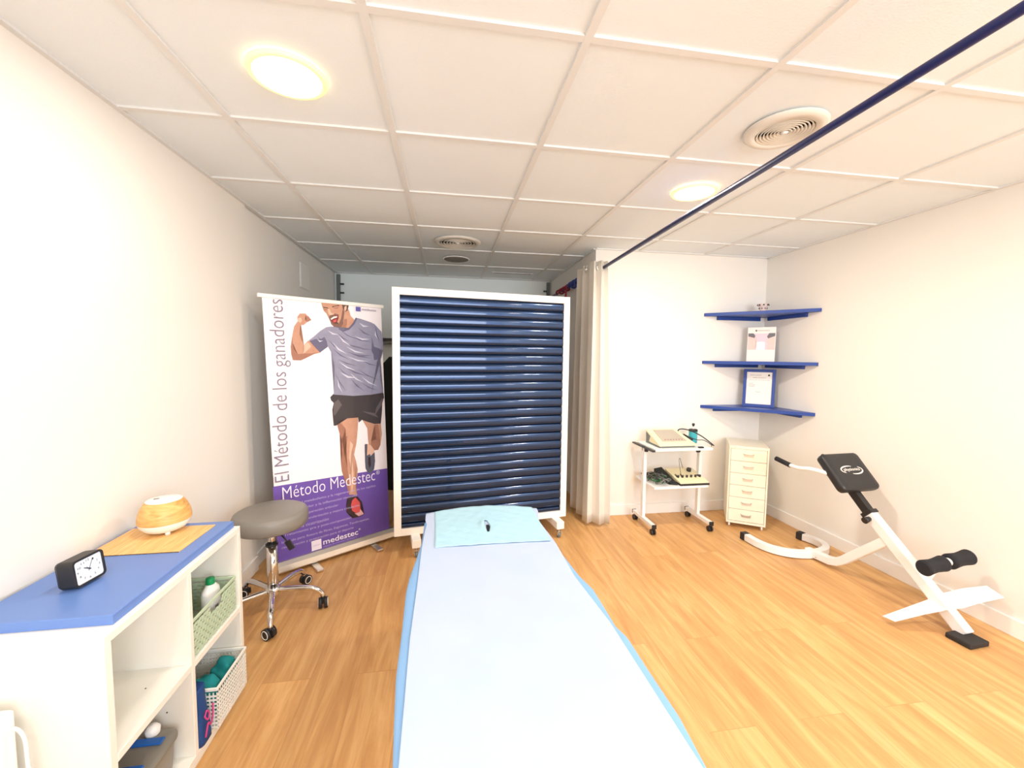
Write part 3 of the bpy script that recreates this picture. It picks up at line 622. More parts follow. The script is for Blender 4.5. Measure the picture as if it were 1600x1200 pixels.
for wd in full.split(' '):
    e_ = span((pre+' '+wd).strip()); q = span(wd); wl = (q[1]-q[0])*kx
    text('slogan_word', wd, 'greytxt', fab, bmtx(.100-(q[2]-fs[2])*ky, .583+(e_[1]-fs[0])*kx-wl, PI/2, .0075), w=wl, h=(q[3]-q[2])*ky, extra=-.012)
    pre = (pre+' '+wd).strip()
T2 = text('title', 'Método Medestec', 'whitetxt', fab, bmtx(.034, .468, 0, .0075), w=.60, h=.078, extra=-.008)
T2b = text('registered_mark', '®', 'whitetxt', fab, bmtx(.642, .506, 0, .0075), w=.028)
lines = [('Estimula el metabolismo y la regeneración de los tejidos', .036, .416, .60), ('Reduce el dolor y la inflamación muscular', .036, .378, .47), ('Favorece la reparación articular', .036, .340, .335),
 ('Aumenta la vascularización y mejora circulación', .036, .302, .48), ('Acelera la cicatrización', .036, .264, .27), ('Tratamiento pre y post-competición', .036, .229, .42),
 ('Indicado para: Rotura de fibras, Esguinces, Tendinopatías,', .022, .187, .565), ('recuperación y preparación para el deporte', .022, .154, .45)]
for s_, x, z, w_ in lines: text('text_line', s_, 'lilactxt', fab, bmtx(x, z, 0, .0075), w=w_, h=.020)
lg = [ink([(.196, .085), (.258, .085), (.256, .152), (.194, .152)], 'whitetxt')]
lg.append(text('l', 'medestec', 'whitetxt', fab, bmtx(.268, .106, 0, .0075), w=.236, h=.038, extra=.012))
lg.append(text('l', '®', 'whitetxt', fab, bmtx(.508, .134, 0, .0075), w=.014))
lg.append(text('l', 'métodos de tratamiento del deporte', 'lilactxt', fab, bmtx(.268, .088, 0, .0075), w=.225, h=.010))
lg.append(text('l', 'medestec', 'lilactxt', fab, bmtx(.205, .115, 0, .0080), w=.045, h=.009))
joinmesh('maker_logo', lg, fab)
lg = [ink([(.512, 1.660), (.546, 1.660), (.546, 1.690), (.512, 1.690)], 'logoblue')]
lg.append(text('l', 'medestec', 'greytxt', fab, bmtx(.554, 1.668, 0, .0075), w=.105, h=.016))
joinmesh('small_logo', lg, fab)

# ================================================================ stool
t = thing('swivel_stool', 'grey round swivel stool with chrome star base on casters', 'stool', (-.915, 2.275, 0))
bm = B(); lathe(bm, [(.10, .462), (.165, .464), (.174, .473), (.178, .498), (.177, .524), (.170, .540), (.155, .548), (.08, .552), (.001, .553)], seg=56); obj('seat', bm, 'greyseat', t)
bm = B(); lathe(bm, [(.09, .446), (.09, .462), (.001, .462)], seg=32, smooth=False); obj('seat_plate', bm, 'black', t)
bm = B(); lathe(bm, [(.0155, .34), (.0155, .445)], seg=24); obj('gas_lift', bm, 'chrome', t)
bm = B(); lathe(bm, [(.027, .355), (.030, .358), (.030, .368), (.024, .371), (.016, .371)], seg=24); obj('collar', bm, 'black', t)
bm = B(); lathe(bm, [(.026, .10), (.026, .357)], seg=28); obj('column', bm, 'chrome', t)
bm = B(); lathe(bm, [(.03, .085), (.036, .095), (.036, .125), (.028, .135)], seg=28); obj('hub', bm, 'chrome', t)
bm = B(); tube(bm, smoothpath([(.03, -.03, .445), (.075, -.06, .43), (.10, -.07, .405)], 5), .004, 8)
bx(bm, -.016, .016, -.004, .004, -.052, 0, .003, mtx=Matrix.Translation((.102, -.071, .408)) @ Matrix.Rotation(R(-28), 4, 'Y')); obj('height_lever', bm, 'black', t)
for k in range(5):
    a = R(-72+72*k); ca, sa = math.cos(a), math.sin(a)
    P = lambda r, z: (r*ca, r*sa, z)
    bm = B(); tube(bm, smoothpath([P(.02, .112), P(.10, .113), P(.17, .110), P(.215, .100), P(.243, .075), P(.250, .058)], 6), [.014]*13+[.0135]*6+[.0125]*6+[.0115]*6, 14); lg_ = obj('leg', bm, 'chrome', t)
    b2 = a+R(40+k*63); d = Vector((math.cos(b2), math.sin(b2), 0)); s_ = Vector((-d.y, d.x, 0)); c0 = Vector((.250*ca, .250*sa, 0))-d*.010+Vector((0, 0, .0275))
    bm = B(); 
    for sg in (-1, 1): tube(bm, [c0+s_*sg*.006, c0+s_*sg*.022], .0275, 22)
    lathe(bm, [(.011, .04), (.011, .062)], .250*ca, .250*sa, 14)
    bx(bm, -.02, .026, -.006, .006, .022, .052, .003, mtx=Matrix.Translation((.250*ca, .250*sa, 0)) @ Matrix.Rotation(b2, 4, 'Z')); cs = obj('caster', bm, 'black', lg_)
    for sg in (-1, 1):
        bm = B(); loops = []
        for i in range(24):
            an = 2*PI*i/24; ee = d*math.cos(an)+Vector((0, 0, 1))*math.sin(an)
            loops.append([c0+s_*sg*.0222+ee*(.0200+.0022*math.cos(b))+s_*.0022*math.sin(b) for b in [2*PI*k2/6 for k2 in range(6)]])
        loops.append(loops[0]); rings(bm, loops, cap=False)
        obj('wheel_rim', bm, 'whitepl', cs)

# ================================================================ storage unit
UX0, UX1, UY0, UY1, UH = -1.176, -.822, 1.09, 1.755, .677
t = thing('storage_unit', 'white open cube shelving unit with four compartments along the left wall', 'shelving unit', (-1.0, 1.42, 0))
def ub(name, a, b, c, d, e, f, mt='white', bev=.001):
    bm = B(); bx(bm, a+1.0, b+1.0, c-1.42, d-1.42, e, f, bev, 1); return obj(name, bm, mt, t)
ub('side_panel', UX0, UX1, UY0, UY0+.022, 0, UH-.022); ub('side_panel', UX0, UX1, UY1-.022, UY1, 0, UH-.022)
ub('top_panel', UX0, UX1, UY0, UY1, UH-.022, UH)
ub('bottom_panel', UX0, UX1, UY0+.022, UY1-.022, .0, .036)
ub('divider', UX0+.006, UX1, 1.416, 1.434, .036, UH-.022)
ub('shelf', UX0+.006, UX1, UY0+.022, 1.416, .333, .355); ub('shelf', UX0+.006, UX1, 1.434, UY1-.022, .333, .355)
ub('back_panel', UX0, UX0+.006, UY0+.022, UY1-.022, .036, UH-.022)
bm = B()
for (x, y, z) in ((-.90, 1.4155, .20), (-.93, 1.4155, .27)): tube(bm, [(x+1, y-.0008-1.42, z), (x+1, y+.0004-1.42, z)], .0022, 10)
tube(bm, [(-.90+1, 1.33-1.42, .3545), (-.90+1, 1.33-1.42, .3556)], .0022, 10)
obj('peg_holes', bm, 'black', t)
bm = B(); bx(bm, UX0, -.838, 1.142, 1.742, UH, UH+.026, .0015, 1); tag(obj('blue_countertop', bm, 'blue'), 'blue board lying on top of the white shelving unit', 'countertop')
CT = UH+.026
bm = B(); x0, x1, y0, y1 = -1.165, -.885, 1.485, 1.705
for k in range(40):
    a = x0+(x1-x0)*k/40; bx(bm, a+.0003, a+(x1-x0)/40-.0002, y0, y1, CT, CT+.0035)
bx(bm, x0, x1, y0, y1, CT+.0002, CT+.0025)
tag(obj('bamboo_mat', bm, 'bamboo'), 'bamboo slat mat on the blue board under the wooden diffuser', 'mat')

t = thing('aroma_diffuser', 'rounded wood-grain aroma diffuser with white top and base', 'aroma diffuser', (-1.035, 1.668, CT+.0035), .3)
bm = B(); lathe(bm, [(.001, .006), (.045, .006), (.060, .013), (.073, .026), (.0785, .040)], seg=48, cap=False); obj('base', bm, 'whitepl', t)
bm = B(); lathe(bm, [(.0785, .040), (.0785, .052), (.075, .070), (.067, .090), (.058, .103), (.053, .108)], seg=48, cap=False); obj('wood_shell', bm, 'diffwood', t)
bm = B(); lathe(bm, [(.0535, .108), (.050, .111), (.02, .113), (.001, .113)], seg=40, cap=False); lid = obj('lid', bm, 'whitepl', t)
bm = B(); bx(bm, -.030, -.014, -.004, .004, .1125, .1142, .001); obj('mist_outlet', bm, 'ventgrey', lid)
for a in (0, 2.1, 4.2):
    bm = B(); lathe(bm, [(.008, 0), (.008, .012)], .045*math.cos(a-1.2), .045*math.sin(a-1.2), 14); obj('foot', bm, 'whitepl', t)

bpy.data.objects['aroma_diffuser'].scale = (1.02, 1.02, 1.10)
# clock: faces the room, slightly turned to the viewer
t = thing('alarm_clock', 'small black rectangular alarm clock with white dial on the blue board', 'clock', (-1.035, 1.318, CT), R(84))
W_, H_, D_ = .092, .078, .05
tilt = Matrix.Rotation(R(-7), 4, 'X')
bm = B(); loops = []
rr = rrect(-W_/2, W_/2, 0, H_, .012)
rin = rrect(-W_/2+.006, W_/2-.006, .006, H_-.006, .007)
loops = [[(x*.93, D_/2, z*.95+.002) for x, z in rr], [(x, D_/2-.008, z) for x, z in rr], [(x, -D_/2+.002, z) for x, z in rr], [(x*.985, -D_/2, z*.985+.0006) for x, z in rr], [(x, -D_/2, z) for x, z in rin], [(x, -D_/2+.004, z) for x, z in rin]]
rings(bm, loops, smooth=False); bmesh.ops.transform(bm, matrix=Matrix.Translation((0, 0, .003)) @ tilt, verts=bm.verts); obj('case', bm, 'black', t)
bm = B(); f = [bm.verts.new((x, -D_/2+.0035, z)) for x, z in rin]; bm.faces.new(f); bmesh.ops.transform(bm, matrix=Matrix.Translation((0, 0, .003)) @ tilt, verts=bm.verts); dial = obj('dial', bm, 'clockface', t)
TM = Matrix.Translation((0, 0, .003)) @ tilt
nums = []
for n in range(1, 13):
    a = R(90-30*n); x = .030*math.cos(a); z = H_/2+.025*math.sin(a)
    if n in (12, 3, 6, 9): x *= 1.05
    s = str(n); wn = .0045*len(s)
    nums.append(text('n', s, 'black', t, TM @ Matrix.Translation((x-wn/2, -D_/2+.0030, z-.003)) @ Matrix(((1, 0, 0, 0), (0, 0, 1, 0), (0, 1, 0, 0), (0, 0, 0, 1))), w=wn, h=.006))
joinmesh('numerals', nums, dial)
def hand(a, ln, wd, nm, yy):
    bm = B(); ca, sa = math.cos(a), math.sin(a)
    rings(bm, [[(ca*u-sa*v, y, H_/2+sa*u+ca*v) for u, v in ((-.006, -wd), (ln, -wd*.8), (ln, wd*.8), (-.006, wd))] for y in (-D_/2+yy, -D_/2+yy+.0005)], smooth=False)
    bmesh.ops.transform(bm, matrix=TM, verts=bm.verts); obj(nm, bm, 'black', dial)
hand(R(150), .016, .0013, 'hour_hand', .0018); hand(R(62), .025, .0006, 'minute_hand', .0012); hand(R(130), .010, .0004, 'alarm_hand', .0022)

# baskets -------------------------------------------------------------
def basket(name, label, x0, x1, y0, y1, z0, z1, mt, style, loc):
    t = thing(name, label, 'basket', loc)
    X = lambda v: v-loc[0]; Y = lambda v: v-loc[1]
    bm = B(); bx(bm, X(x0+.01), X(x1-.01), Y(y0+.01), Y(y1-.01), 0, .004, .001, 1); obj('bottom', bm, mt, t)
    # four latticed walls
    def wall(nm, p, q, hole=False):
        p = Vector((X(p[0]), Y(p[1]), 0)); q = Vector((X(q[0]), Y(q[1]), 0)); L_ = (q-p).length; d = (q-p)/L_; n = Vector((d.y, -d.x, 0))
        hgt = z1-z0; bm = B()
        mtx = Matrix(((d.x, n.x, 0, p.x), (d.y, n.y, 0, p.y), (0, 0, 1, 0), (0, 0, 0, 1)))
        rows = 8 if style == 'weave' else 9
        nc = max(6, int(L_/.012))
        for r_ in range(rows):
            z = hgt*(.03+.84*r_/rows); zc = hgt*.84/rows
            if style == 'weave':
                for c_ in range(nc):
                    if hole and .36 < (c_+.5)/nc < .64 and r_ >= rows-2: continue
                    oo = .0022 if (r_+c_) % 2 else -.0004
                    bx(bm, L_*c_/nc, L_*(c_+1)/nc, oo-.0012, oo+.0012, z+zc*.06, z+zc*.92, .0008, 1, mtx)
            else:
                bx(bm, 0, L_, -.001, .001, z, z+zc*.45, 0, 1, mtx)
        if style != 'weave':
            for c_ in range(nc+1):
                bx(bm, max(0, L_*c_/nc-.0016), min(L_, L_*c_/nc+.0016), -.0012, .0012, 0, hgt*.88, 0, 1, mtx)
        else:
            for c_ in range(nc+1): 
                hh = hgt*.87 if not (hole and .36 < c_/nc < .64) else hgt*.64
                bx(bm, max(0, L_*c_/nc-.0008), min(L_, L_*c_/nc+.0008), -.0006, .0010, 0, hh, 0, 1, mtx)
        obj(nm, bm, mt, t)
    wall('front_wall', (x1, y0), (x1, y1), style == 'weave'); wall('back_wall', (x0, y1), (x0, y0))
    wall('side_wall', (x0, y0), (x1, y0)); wall('side_wall', (x1, y1), (x0, y1))
    bm = B(); hgt = z1-z0
    for e in (-.002,):
        o_ = .003
        for (a, b, c_, d_) in ((x0-o_, x1+o_, y0-o_, y0+o_), (x0-o_, x1+o_, y1-o_, y1+o_), (x0-o_, x0+o_, y0, y1), (x1-o_, x1+o_, y0, y1)):
            bx(bm, X(a), X(b), Y(c_), Y(d_), hgt-.012, hgt, .0015, 1)
    obj('rim', bm, mt, t)
    return t
basket('storage_basket', 'sage green woven plastic basket in the upper right compartment', -1.13, -.832, 1.448, 1.720, .355, .488, 'sage', 'weave', (-.98, 1.58, .355))
basket('storage_basket', 'white slotted plastic basket jutting out of the lower right compartment', -1.11, -.803, 1.515, 1.722, .036, .190, 'basketw', 'slots', (-.95, 1.62, .036))
t = thing('cleaning_bottle', 'white plastic bottle with green cap standing in the green basket', 'bottle', (-.885, 1.655, .360), R(80))
bm = B()
prof = [(.026, 0), (.030, .004), (.031, .10), (.028, .118), (.016, .134), (.0135, .138)]
lathe(bm, prof, seg=32, sx=1.25, sy=.8); body = obj('bottle_body', bm, 'bottle', t)
bm = B(); lathe(bm, [(.0145, .138), (.0145, .158), (.013, .161), (.001, .161)], seg=24, cap=False); obj('cap', bm, 'greencap', t)
bm = B(); bx(bm, -.018, .018, -.0262, -.0250, .02, .085, .0004, 1); lb = obj('label', bm, 'paper', body)
bm = B(); bx(bm, -.014, .002, -.0268, -.0262, .045, .062); obj('label_mark', bm, 'ink', lb)
def lump(name, mt, label, cat, c, sx_, sy_, sz_, seed, group=None, nz=.18):
    rd = random.Random(seed); bm = B(); bmesh.ops.create_icosphere(bm, subdivisions=4, radius=1)
    ph = [rd.uniform(0, 6) for _ in range(6)]
    for v in bm.verts:
        p = v.co.copy(); k = 1+nz*math.sin(4*p.x+ph[0]+2*p.z)*math.sin(5*p.y+ph[1])+nz*.5*math.sin(9*p.z+ph[2]+3*p.x)
        q = Vector((math.copysign(abs(p.x)**.7, p.x), math.copysign(abs(p.y)**.7, p.y), math.copysign(abs(p.z)**.75, p.z)))*k
        v.co = Vector((q.x*sx_, q.y*sy_, max(q.z*sz_, -sz_)+sz_))
    for f in bm.faces: f.smooth = True
    o = obj(name, bm, mt); o.location = c; return tag(o, label, cat, group)
lump('teal_cloth', 'teal', 'rolled teal cloth at the near end of the white basket', 'cloth', (-.865, 1.560, .045), .040, .034, .078, 3, 'rolled teal cloths', .12)
lump('teal_cloth', 'teal', 'rolled teal cloth at the far end of the white basket', 'cloth', (-.855, 1.665, .045), .038, .040, .070, 5, 'rolled teal cloths', .12)
# blue bag draped between divider and basket
t = thing('folded_bag', 'dark blue cloth bag with pink piping stuffed beside the white basket', 'bag', (-.915, 1.474, .036))
bm = B(); loops = []
for i in range(13):
    u = i/12; z = .195*u; wx = .10-.015*u; wy = .032*(1-.25*u**3)+.004*math.sin(7*u)
    loops.append([(wx*math.copysign(abs(math.cos(a))**.25, math.cos(a)), wy*math.copysign(abs(math.sin(a))**.3, math.sin(a))*(1+.07*math.sin(6*a+5*u)), z) for a in [2*PI*k/32 for k in range(32)]])
rings(bm, loops); obj('bag_body', bm, 'bluebag', t)
bm = B(); tube(bm, smoothpath([(.105, -.022, .03), (.108, -.01, .07), (.106, .008, .05), (.107, .02, .075), (.104, .028, .11)], 8), .0028, 8); obj('piping', bm, 'pink', t)
bm = B(); tube(bm, smoothpath([(.104, -.02, .10), (.109, -.012, .085), (.108, -.002, .10), (.105, -.01, .115), (.103, -.02, .10)], 8), .0026, 8); obj('strap', bm, 'pink', t)
# tub with blue lid
t = thing('storage_tub', 'cloudy plastic tub with blue lid and strap in the lower left compartment', 'storage box', (-.975, 1.265, .036))
bm = B()
loops = []
for z, g in ((0, -.012), (.02, -.006), (.115, 0), (.125, .003)):
    loops.append([(x, y, z) for x, y in rrect(-.155-g, .130+g, -.135-g, .115+g, .035)])
rings(bm, loops); obj('tub_body', bm, 'tubgrey', t)
bm = B(); loops = []
for z, g in ((.125, .007), (.133, .007), (.142, -.004), (.150, -.03)):
    loops.append([(x, y, z) for x, y in rrect(-.155-g, .130+g, -.135-g, .115+g, .035)])
rings(bm, loops); lid = obj('lid', bm, 'tubgrey', t)
bm = B(); bx(bm, -.12, .12, -.11, -.02, .1495, .157, .003); bx(bm, -.12, .12, .045, .07, .1495, .156, .003); obj('lid_panel', bm, 'lidblue', lid)
bm = B(); lathe(bm, [(.018, .149), (.020, .165), (.012, .176), (.001, .178)], .07, .092, 20, cap=False); obj('latch_knob', bm, 'whitepl', lid)

# white box at the end of the unit
t = thing('white_heater', 'white box-shaped appliance in front of the shelving unit end, white cord hanging', 'appliance', (-1.08, .92, 0))
bm = B(); bx(bm, -.095, .105, -.14, .13, .03, .555, .008, 3); obj('housing', bm, 'whitepl', t)
bm = B(); tube(bm, smoothpath([(.085, .10, .50), (.112, .112, .52), (.128, .118, .49), (.130, .120, .42), (.136, .124, .34), (.148, .128, .29), (.160, .13, .27)], 8), .0035, 8); obj('cord', bm, 'whitepl', t)
for x in (-.07, .065):
    for y in (-.11, .1):
        bm = B(); lathe(bm, [(.014, 0), (.014, .03)], x, y, 14); obj('foot', bm, 'black', t)

# ================================================================ corner shelves
def corner_shelf(z, label):
    t = thing('corner_shelf', label, 'shelf', (XR, YF, z), group='blue corner shelves')
    bm = B(); prism(bm, [(-.001, -.001), (-.592, -.001), (-.592, -.014), (-.014, -.567), (-.001, -.567)], -.013, .013); obj('board', bm, 'shelfblue', t, bevel=.001)
    bm = B(); bx(bm, -.47, -.055, -.020, -.001, -.042, -.013, .001, 1); obj('batten', bm, 'shelfblue', t)
    bm = B(); bx(bm, -.020, -.001, -.45, -.055, -.042, -.013, .001, 1); obj('batten', bm, 'shelfblue', t)
    return t
S1, S2, S3 = 1.742, 1.331, .943
corner_shelf(S1, 'topmost blue triangular shelf in the room corner'); corner_shelf(S2, 'middle blue triangular corner shelf carrying the leaflet display'); corner_shelf(S3, 'lowest blue triangular corner shelf carrying the framed certificate')
# ornament
t = thing('spotted_cup', 'small white black-spotted ornament flaring like a crown on the top corner shelf', 'ornament', (2.625, 3.115, S1+.013))
bm = B(); seg = 40; loops = []
for r_, z in ((.022, 0), (.026, .004), (.024, .015), (.029, .035), (.036, .055), (.041, .066)):
    loops.append([(r_*math.cos(2*PI*i/seg), r_*math.sin(2*PI*i/seg), z+(.010*abs(math.sin(2*PI*i/seg*4)) if z > .06 else 0)) for i in range(seg)])
for r_, z in ((.037, .063), (.031, .05), (.022, .02), (.001, .012)):
    loops.append([(r_*math.cos(2*PI*i/seg), r_*math.sin(2*PI*i/seg), z+(.010*abs(math.sin(2*PI*i/seg*4)) if z > .06 else 0)) for i in range(seg)])
rings(bm, loops, cap=False); cup = obj('cup_body', bm, 'crown', t)
bm = B()
for k in range(8):
    a = 2*PI*k/8+.2; r_ = .0405; bmesh.ops.create_icosphere(bm, subdivisions=2, radius=.0062, matrix=Matrix.Translation((r_*math.cos(a), r_*math.sin(a), .062)))
    a += .39; r_ = .030; bmesh.ops.create_icosphere(bm, subdivisions=2, radius=.0048, matrix=Matrix.Translation((r_*math.cos(a), r_*math.sin(a), .034)))
obj('black_spots', bm, 'black', cup)

# leaflet display (faces the room corner diagonal)
fx = R(-45+2)
t = thing('leaflet_display', 'white leaflet display with two faces printed on it on the middle corner shelf', 'leaflet', (2.625, 3.118, S2+.013), R(-45))
lt = Matrix.Rotation(R(-5), 4, 'X')
bm = B(); bx(bm, -.103, .103, -.004, .004, 0, .292, .001, 1, lt); bx(bm, -.103, .103, .002, .05, 0, .005, .001, 1); card = obj('card', bm, 'paper', t)
def pr_(parts, nm, par): return joinmesh(nm, parts, par)
def ink2(pts, mt, y, mtx):
    bm = B(); vs = [bm.verts.new(mtx @ Vector((x, y, z))) for x, z in pts]; f = bm.faces.new(vs); bmesh.ops.triangulate(bm, faces=[f])
    me = bpy.data.meshes.new('ink'); bm.to_mesh(me); bm.free(); me.materials.append(M[mt]); o = bpy.data.objects.new('ink', me); C.objects.link(o); return o
a = []
a.append(ink2([(-.098, .10), (.098, .10), (.098, .237), (-.098, .237)], 'lav', -.0044, lt))
a.append(ink2([(-.098, .10), (-.045, .10), (-.036, .12), (-.044, .135), (-.032, .155), (-.042, .17), (-.04, .20), (-.055, .235), (-.098, .237)], 'face_ink', -.0047, lt))
a.append(ink2([(-.098, .215), (-.05, .20), (-.045, .22), (-.06, .24), (-.098, .24)], 'ink', -.0050, lt))
a.append(ink2([(.098, .10), (.050, .10), (.040, .13), (.050, .15), (.036, .165), (.048, .18), (.045, .20), (.06, .235), (.098, .237)], 'face_ink', -.0047, lt))
a.append(ink2([(.098, .215), (.05, .195), (.040, .21), (.055, .24), (.098, .24)], 'ink', -.0050, lt))
a.append(ink2([(-.034, .10), (.028, .10), (.028, .165), (.012, .165), (.012, .17), (-.034, .165)], 'bannerwhite', -.0048, lt))
a.append(ink2([(-.046, .255), (-.034, .255), (-.034, .270), (-.046, .270)], 'ink', -.0046, lt))
pr_(a, 'print', card)
text('small_writing', 'medicina estética', 'ink', card, lt @ Matrix.Translation((-.028, -.0046, .259)) @ Matrix(((1, 0, 0, 0), (0, 0, 1, 0), (0, 1, 0, 0), (0, 0, 0, 1))), w=.085, h=.010)

t = thing('picture_frame', 'blue picture frame with a white certificate on the lowest corner shelf', 'picture frame', (2.625, 3.118, S3+.013), R(-45))
lt = Matrix.Rotation(R(-6), 4, 'X'); fwf = .024; FW, FH = .118, .322
bm = B()
for q in ((-FW, -FW+fwf, 0, FH), (FW-fwf, FW, 0, FH), (-FW+fwf, FW-fwf, 0, fwf), (-FW+fwf, FW-fwf, FH-fwf, FH)): bx(bm, q[0], q[1], -.009, .006, q[2], q[3], .001, 1, lt)
fr = obj('frame', bm, 'shelfblue', t)
bm = B(); bx(bm, -FW+fwf, FW-fwf, -.001, .003, fwf, FH-fwf, 0, 1, lt); sh_ = obj('certificate', bm, 'paper', t)
bm = B(); bx(bm, -.02, .02, .0, .004, -.195, .0, 0, 1, lt @ Matrix.Translation((0, .008, .205)) @ Matrix.Rotation(R(18), 4, 'X')); obj('easel_back', bm, 'black', t)
G = Matrix(((1, 0, 0, 0), (0, 0, 1, 0), (0, 1, 0, 0), (0, 0, 0, 1)))
a = []
for s_, x, z, w_ in (('REGISTRO SANITARIO', -.07, .268, .085), ('CENTRO AUTORIZADO', -.05, .246, .10), ('Resolución de la dirección', -.075, .228, .15), ('Titular', -.075, .196, .03), ('Actividad', -.075, .184, .045), ('Domicilio', -.075, .172, .04), ('Fecha', -.02, .125, .03)):
    a.append(text('l', s_, 'ink', sh_, lt @ Matrix.Translation((x, -.0014, z)) @ G, w=w_, h=.0075))
a.append(ink2([(.062, .266), (.076, .266), (.076, .280), (.062, .280)], 'black', -.0014, lt))
joinmesh('certificate_writing', a, sh_)

# ================================================================ trolley
t = thing('equipment_trolley', 'white two-shelf wheeled trolley carrying therapy equipment by the far wall', 'trolley', (1.81, 3.05, 0))
cxl, cxr = 1.572-1.81, 2.055-1.81
for x in (cxl, cxr):
    bm = B(); bx(bm, x-.016, x+.016, -.185, .150, .052, .082, .003); ft = obj('base_bar', bm, 'whitemetal', t)
    for y in (-.19, .15):
        bm = B(); bx(bm, x-.017, x+.017, y-.006, y+.006, .051, .083, .002); obj('end_cap', bm, 'black', ft)
    for y in (-.172, .13):
        bm = B()
        for sg in (-1, 1): tube(bm, [(x+sg*.004, y, .022), (x+sg*.016, y, .022)], .022, 20)
        lathe(bm, [(.010, .03), (.010, .053)], x, y, 12); obj('caster', bm, 'black', ft)
    bm = B(); bx(bm, x-.0125, x+.0125, -.018, .018, .08, .652, .003); obj('upright', bm, 'whitemetal', t)
for z, nm in ((.655, 'top_shelf'), (.357, 'lower_shelf')):
    bm = B(); bx(bm, cxl+.014, cxr-.014 if z < .6 else cxr+.012, -.150, .17, z-.010, z+.006, .002); obj(nm, bm, 'whitemetal', t)
bm = B(); bx(bm, cxl-.015, cxl+.012, -.150, .20, .640, .652, .003); bx(bm, cxl-.012, cxl+.016, -.03, .03, .615, .65, .004); obj('side_clamp', bm, 'black', t)
bm = B(); tube(bm, [(cxr-.04, -.02, .61), (cxr-.013, -.02, .61)], .012, 16); obj('shelf_knob', bm, 'black', t)
bm = B(); tube(bm, [(cxr-.035, -.03, .400), (cxr-.013, -.03, .400)], .017, 16); obj('shelf_knob', bm, 'black', t)
# ultrasound console
t = thing('therapy_console', 'cream wedge-shaped electrotherapy console with grey display on the trolley top', 'medical device', (1.790, 3.05, .661))
bm = B()
def hexa(bm, P): 
    vs = [bm.verts.new(p) for p in P]
    for f in ((0, 1, 2, 3), (7, 6, 5, 4), (0, 4, 5, 1), (1, 5, 6, 2), (2, 6, 7, 3), (3, 7, 4, 0)): bm.faces.new([vs[i] for i in f])
hexa(bm, [(-.155, -.115, .014), (.165, -.115, .014), (.115, .13, .014), (-.145, .13, .014), (-.155, -.115, .026), (.165, -.115, .026), (.115, .13, .108), (-.145, .13, .108)])
obj('case', bm, 'cream', t, bevel=.006)
bm = B(); hexa(bm, [(-.145, -.105, 0), (.15, -.105, 0), (.105, .122, 0), (-.147, .122, 0), (-.147, -.105, .015), (.15, -.105, .015), (.107, .122, .09), (-.149, .122, .09)]); obj('grey_underside', bm, 'greymetal', t)
sl = lambda x, y, dz: (x, y, .026+(y+.115)/.245*.082+dz)
bm = B(); hexa(bm, [sl(-.10, -.065, .001), sl(.105, -.065, .001), sl(.085, .11, .001), sl(-.095, .11, .001), sl(-.10, -.065, .004), sl(.105, -.065, .004), sl(.085, .11, .004), sl(-.095, .11, .004)]); ds = obj('display', bm, 'screen', t)
bm = B()
for k in range(7): x = -.07+.024*k; tube(bm, [sl(x, -.045, .004), sl(x, -.045, .007)], .004, 10)
obj('buttons', bm, 'redband', ds)
t = thing('gel_bottle', 'pump bottle of turquoise gel with black collar at the back of the trolley', 'bottle', (2.038, 3.125, .661))
bm = B(); lathe(bm, [(.030, 0), (.034, .004), (.034, .085), (.032, .095)], seg=32); obj('bottle_body', bm, 'cyanliq', t)
bm = B(); lathe(bm, [(.035, .095), (.035, .110), (.030, .113), (.012, .114)], seg=28); obj('collar', bm, 'black', t)
bm = B(); lathe(bm, [(.009, .113), (.009, .135)], seg=16); obj('pump_stem', bm, 'whitepl', t)
bm = B(); lathe(bm, [(.006, .135), (.012, .150), (.012, .158), (.006, .162)], seg=16); tube(bm, [(0, 0, .154), (-.018, -.012, .152)], .004, 10); obj('pump_head', bm, 'black', t)
def cable(label, pts, mt='black', r=.003, grp='probe cables on the trolley top'):
    bm = B(); tube(bm, smoothpath(pts, 8), r, 8); return tag(obj('probe_cable', bm, mt), label, 'cable', grp)
cable('black probe cable arching high beside the gel bottle', [(1.93, 3.16, .70), (1.92, 3.15, .765), (1.965, 3.09, .775), (2.02, 3.0, .745), (2.07, 2.95, .70), (2.10, 2.935, .672)], r=.0045)
cable('thinner black probe cable sagging under the arched one beside the console', [(1.925, 3.13, .735), (1.955, 3.07, .725), (1.99, 3.0, .71), (2.03, 2.97, .712), (2.08, 2.94, .68), (2.085, 2.945, .666)])
bm = B(); tube(bm, [(1.935, 3.10, .735), (1.975, 3.03, .705)], [.007, .010], 12); tag(obj('treatment_probe', bm, 'black'), 'black treatment probe resting between console and gel bottle', 'probe')
bm = B(); bx(bm, 1.955, 1.995, 2.905, 2.93, .661, .672, .003); tag(obj('black_plug', bm, 'black'), 'small black plug at the front edge of the trolley top', 'plug')
# lower shelf
LS = .363
t = thing('stimulator_unit', 'cream electrotherapy unit with a row of black knobs on the lower trolley shelf', 'medical device', (1.935, 3.03, LS))
bm = B(); hexa(bm, [(-.125, -.12, 0), (.125, -.12, 0), (.125, .13, 0), (-.125, .13, 0), (-.125, -.12, .014), (.125, -.12, .014), (.125, .13, .014), (-.125, .13, .014)]); obj('base', bm, 'black', t, bevel=.002)
bm = B(); hexa(bm, [(-.122, -.115, .014), (.122, -.115, .014), (.122, .128, .014), (-.122, .128, .014), (-.122, -.115, .024), (.122, -.115, .024), (.122, .128, .075), (-.122, .128, .075)]); bd = obj('panel', bm, 'cream', t, bevel=.003)
for k in range(6):
    x = -.095+.038*k; y = -.03; z = .024+.051*(y+.115)/.243
    bm = B(); tube(bm, [(x, y, z), (x, y-.004, z+.016)], .009, 16); obj('knob', bm, 'black', t)
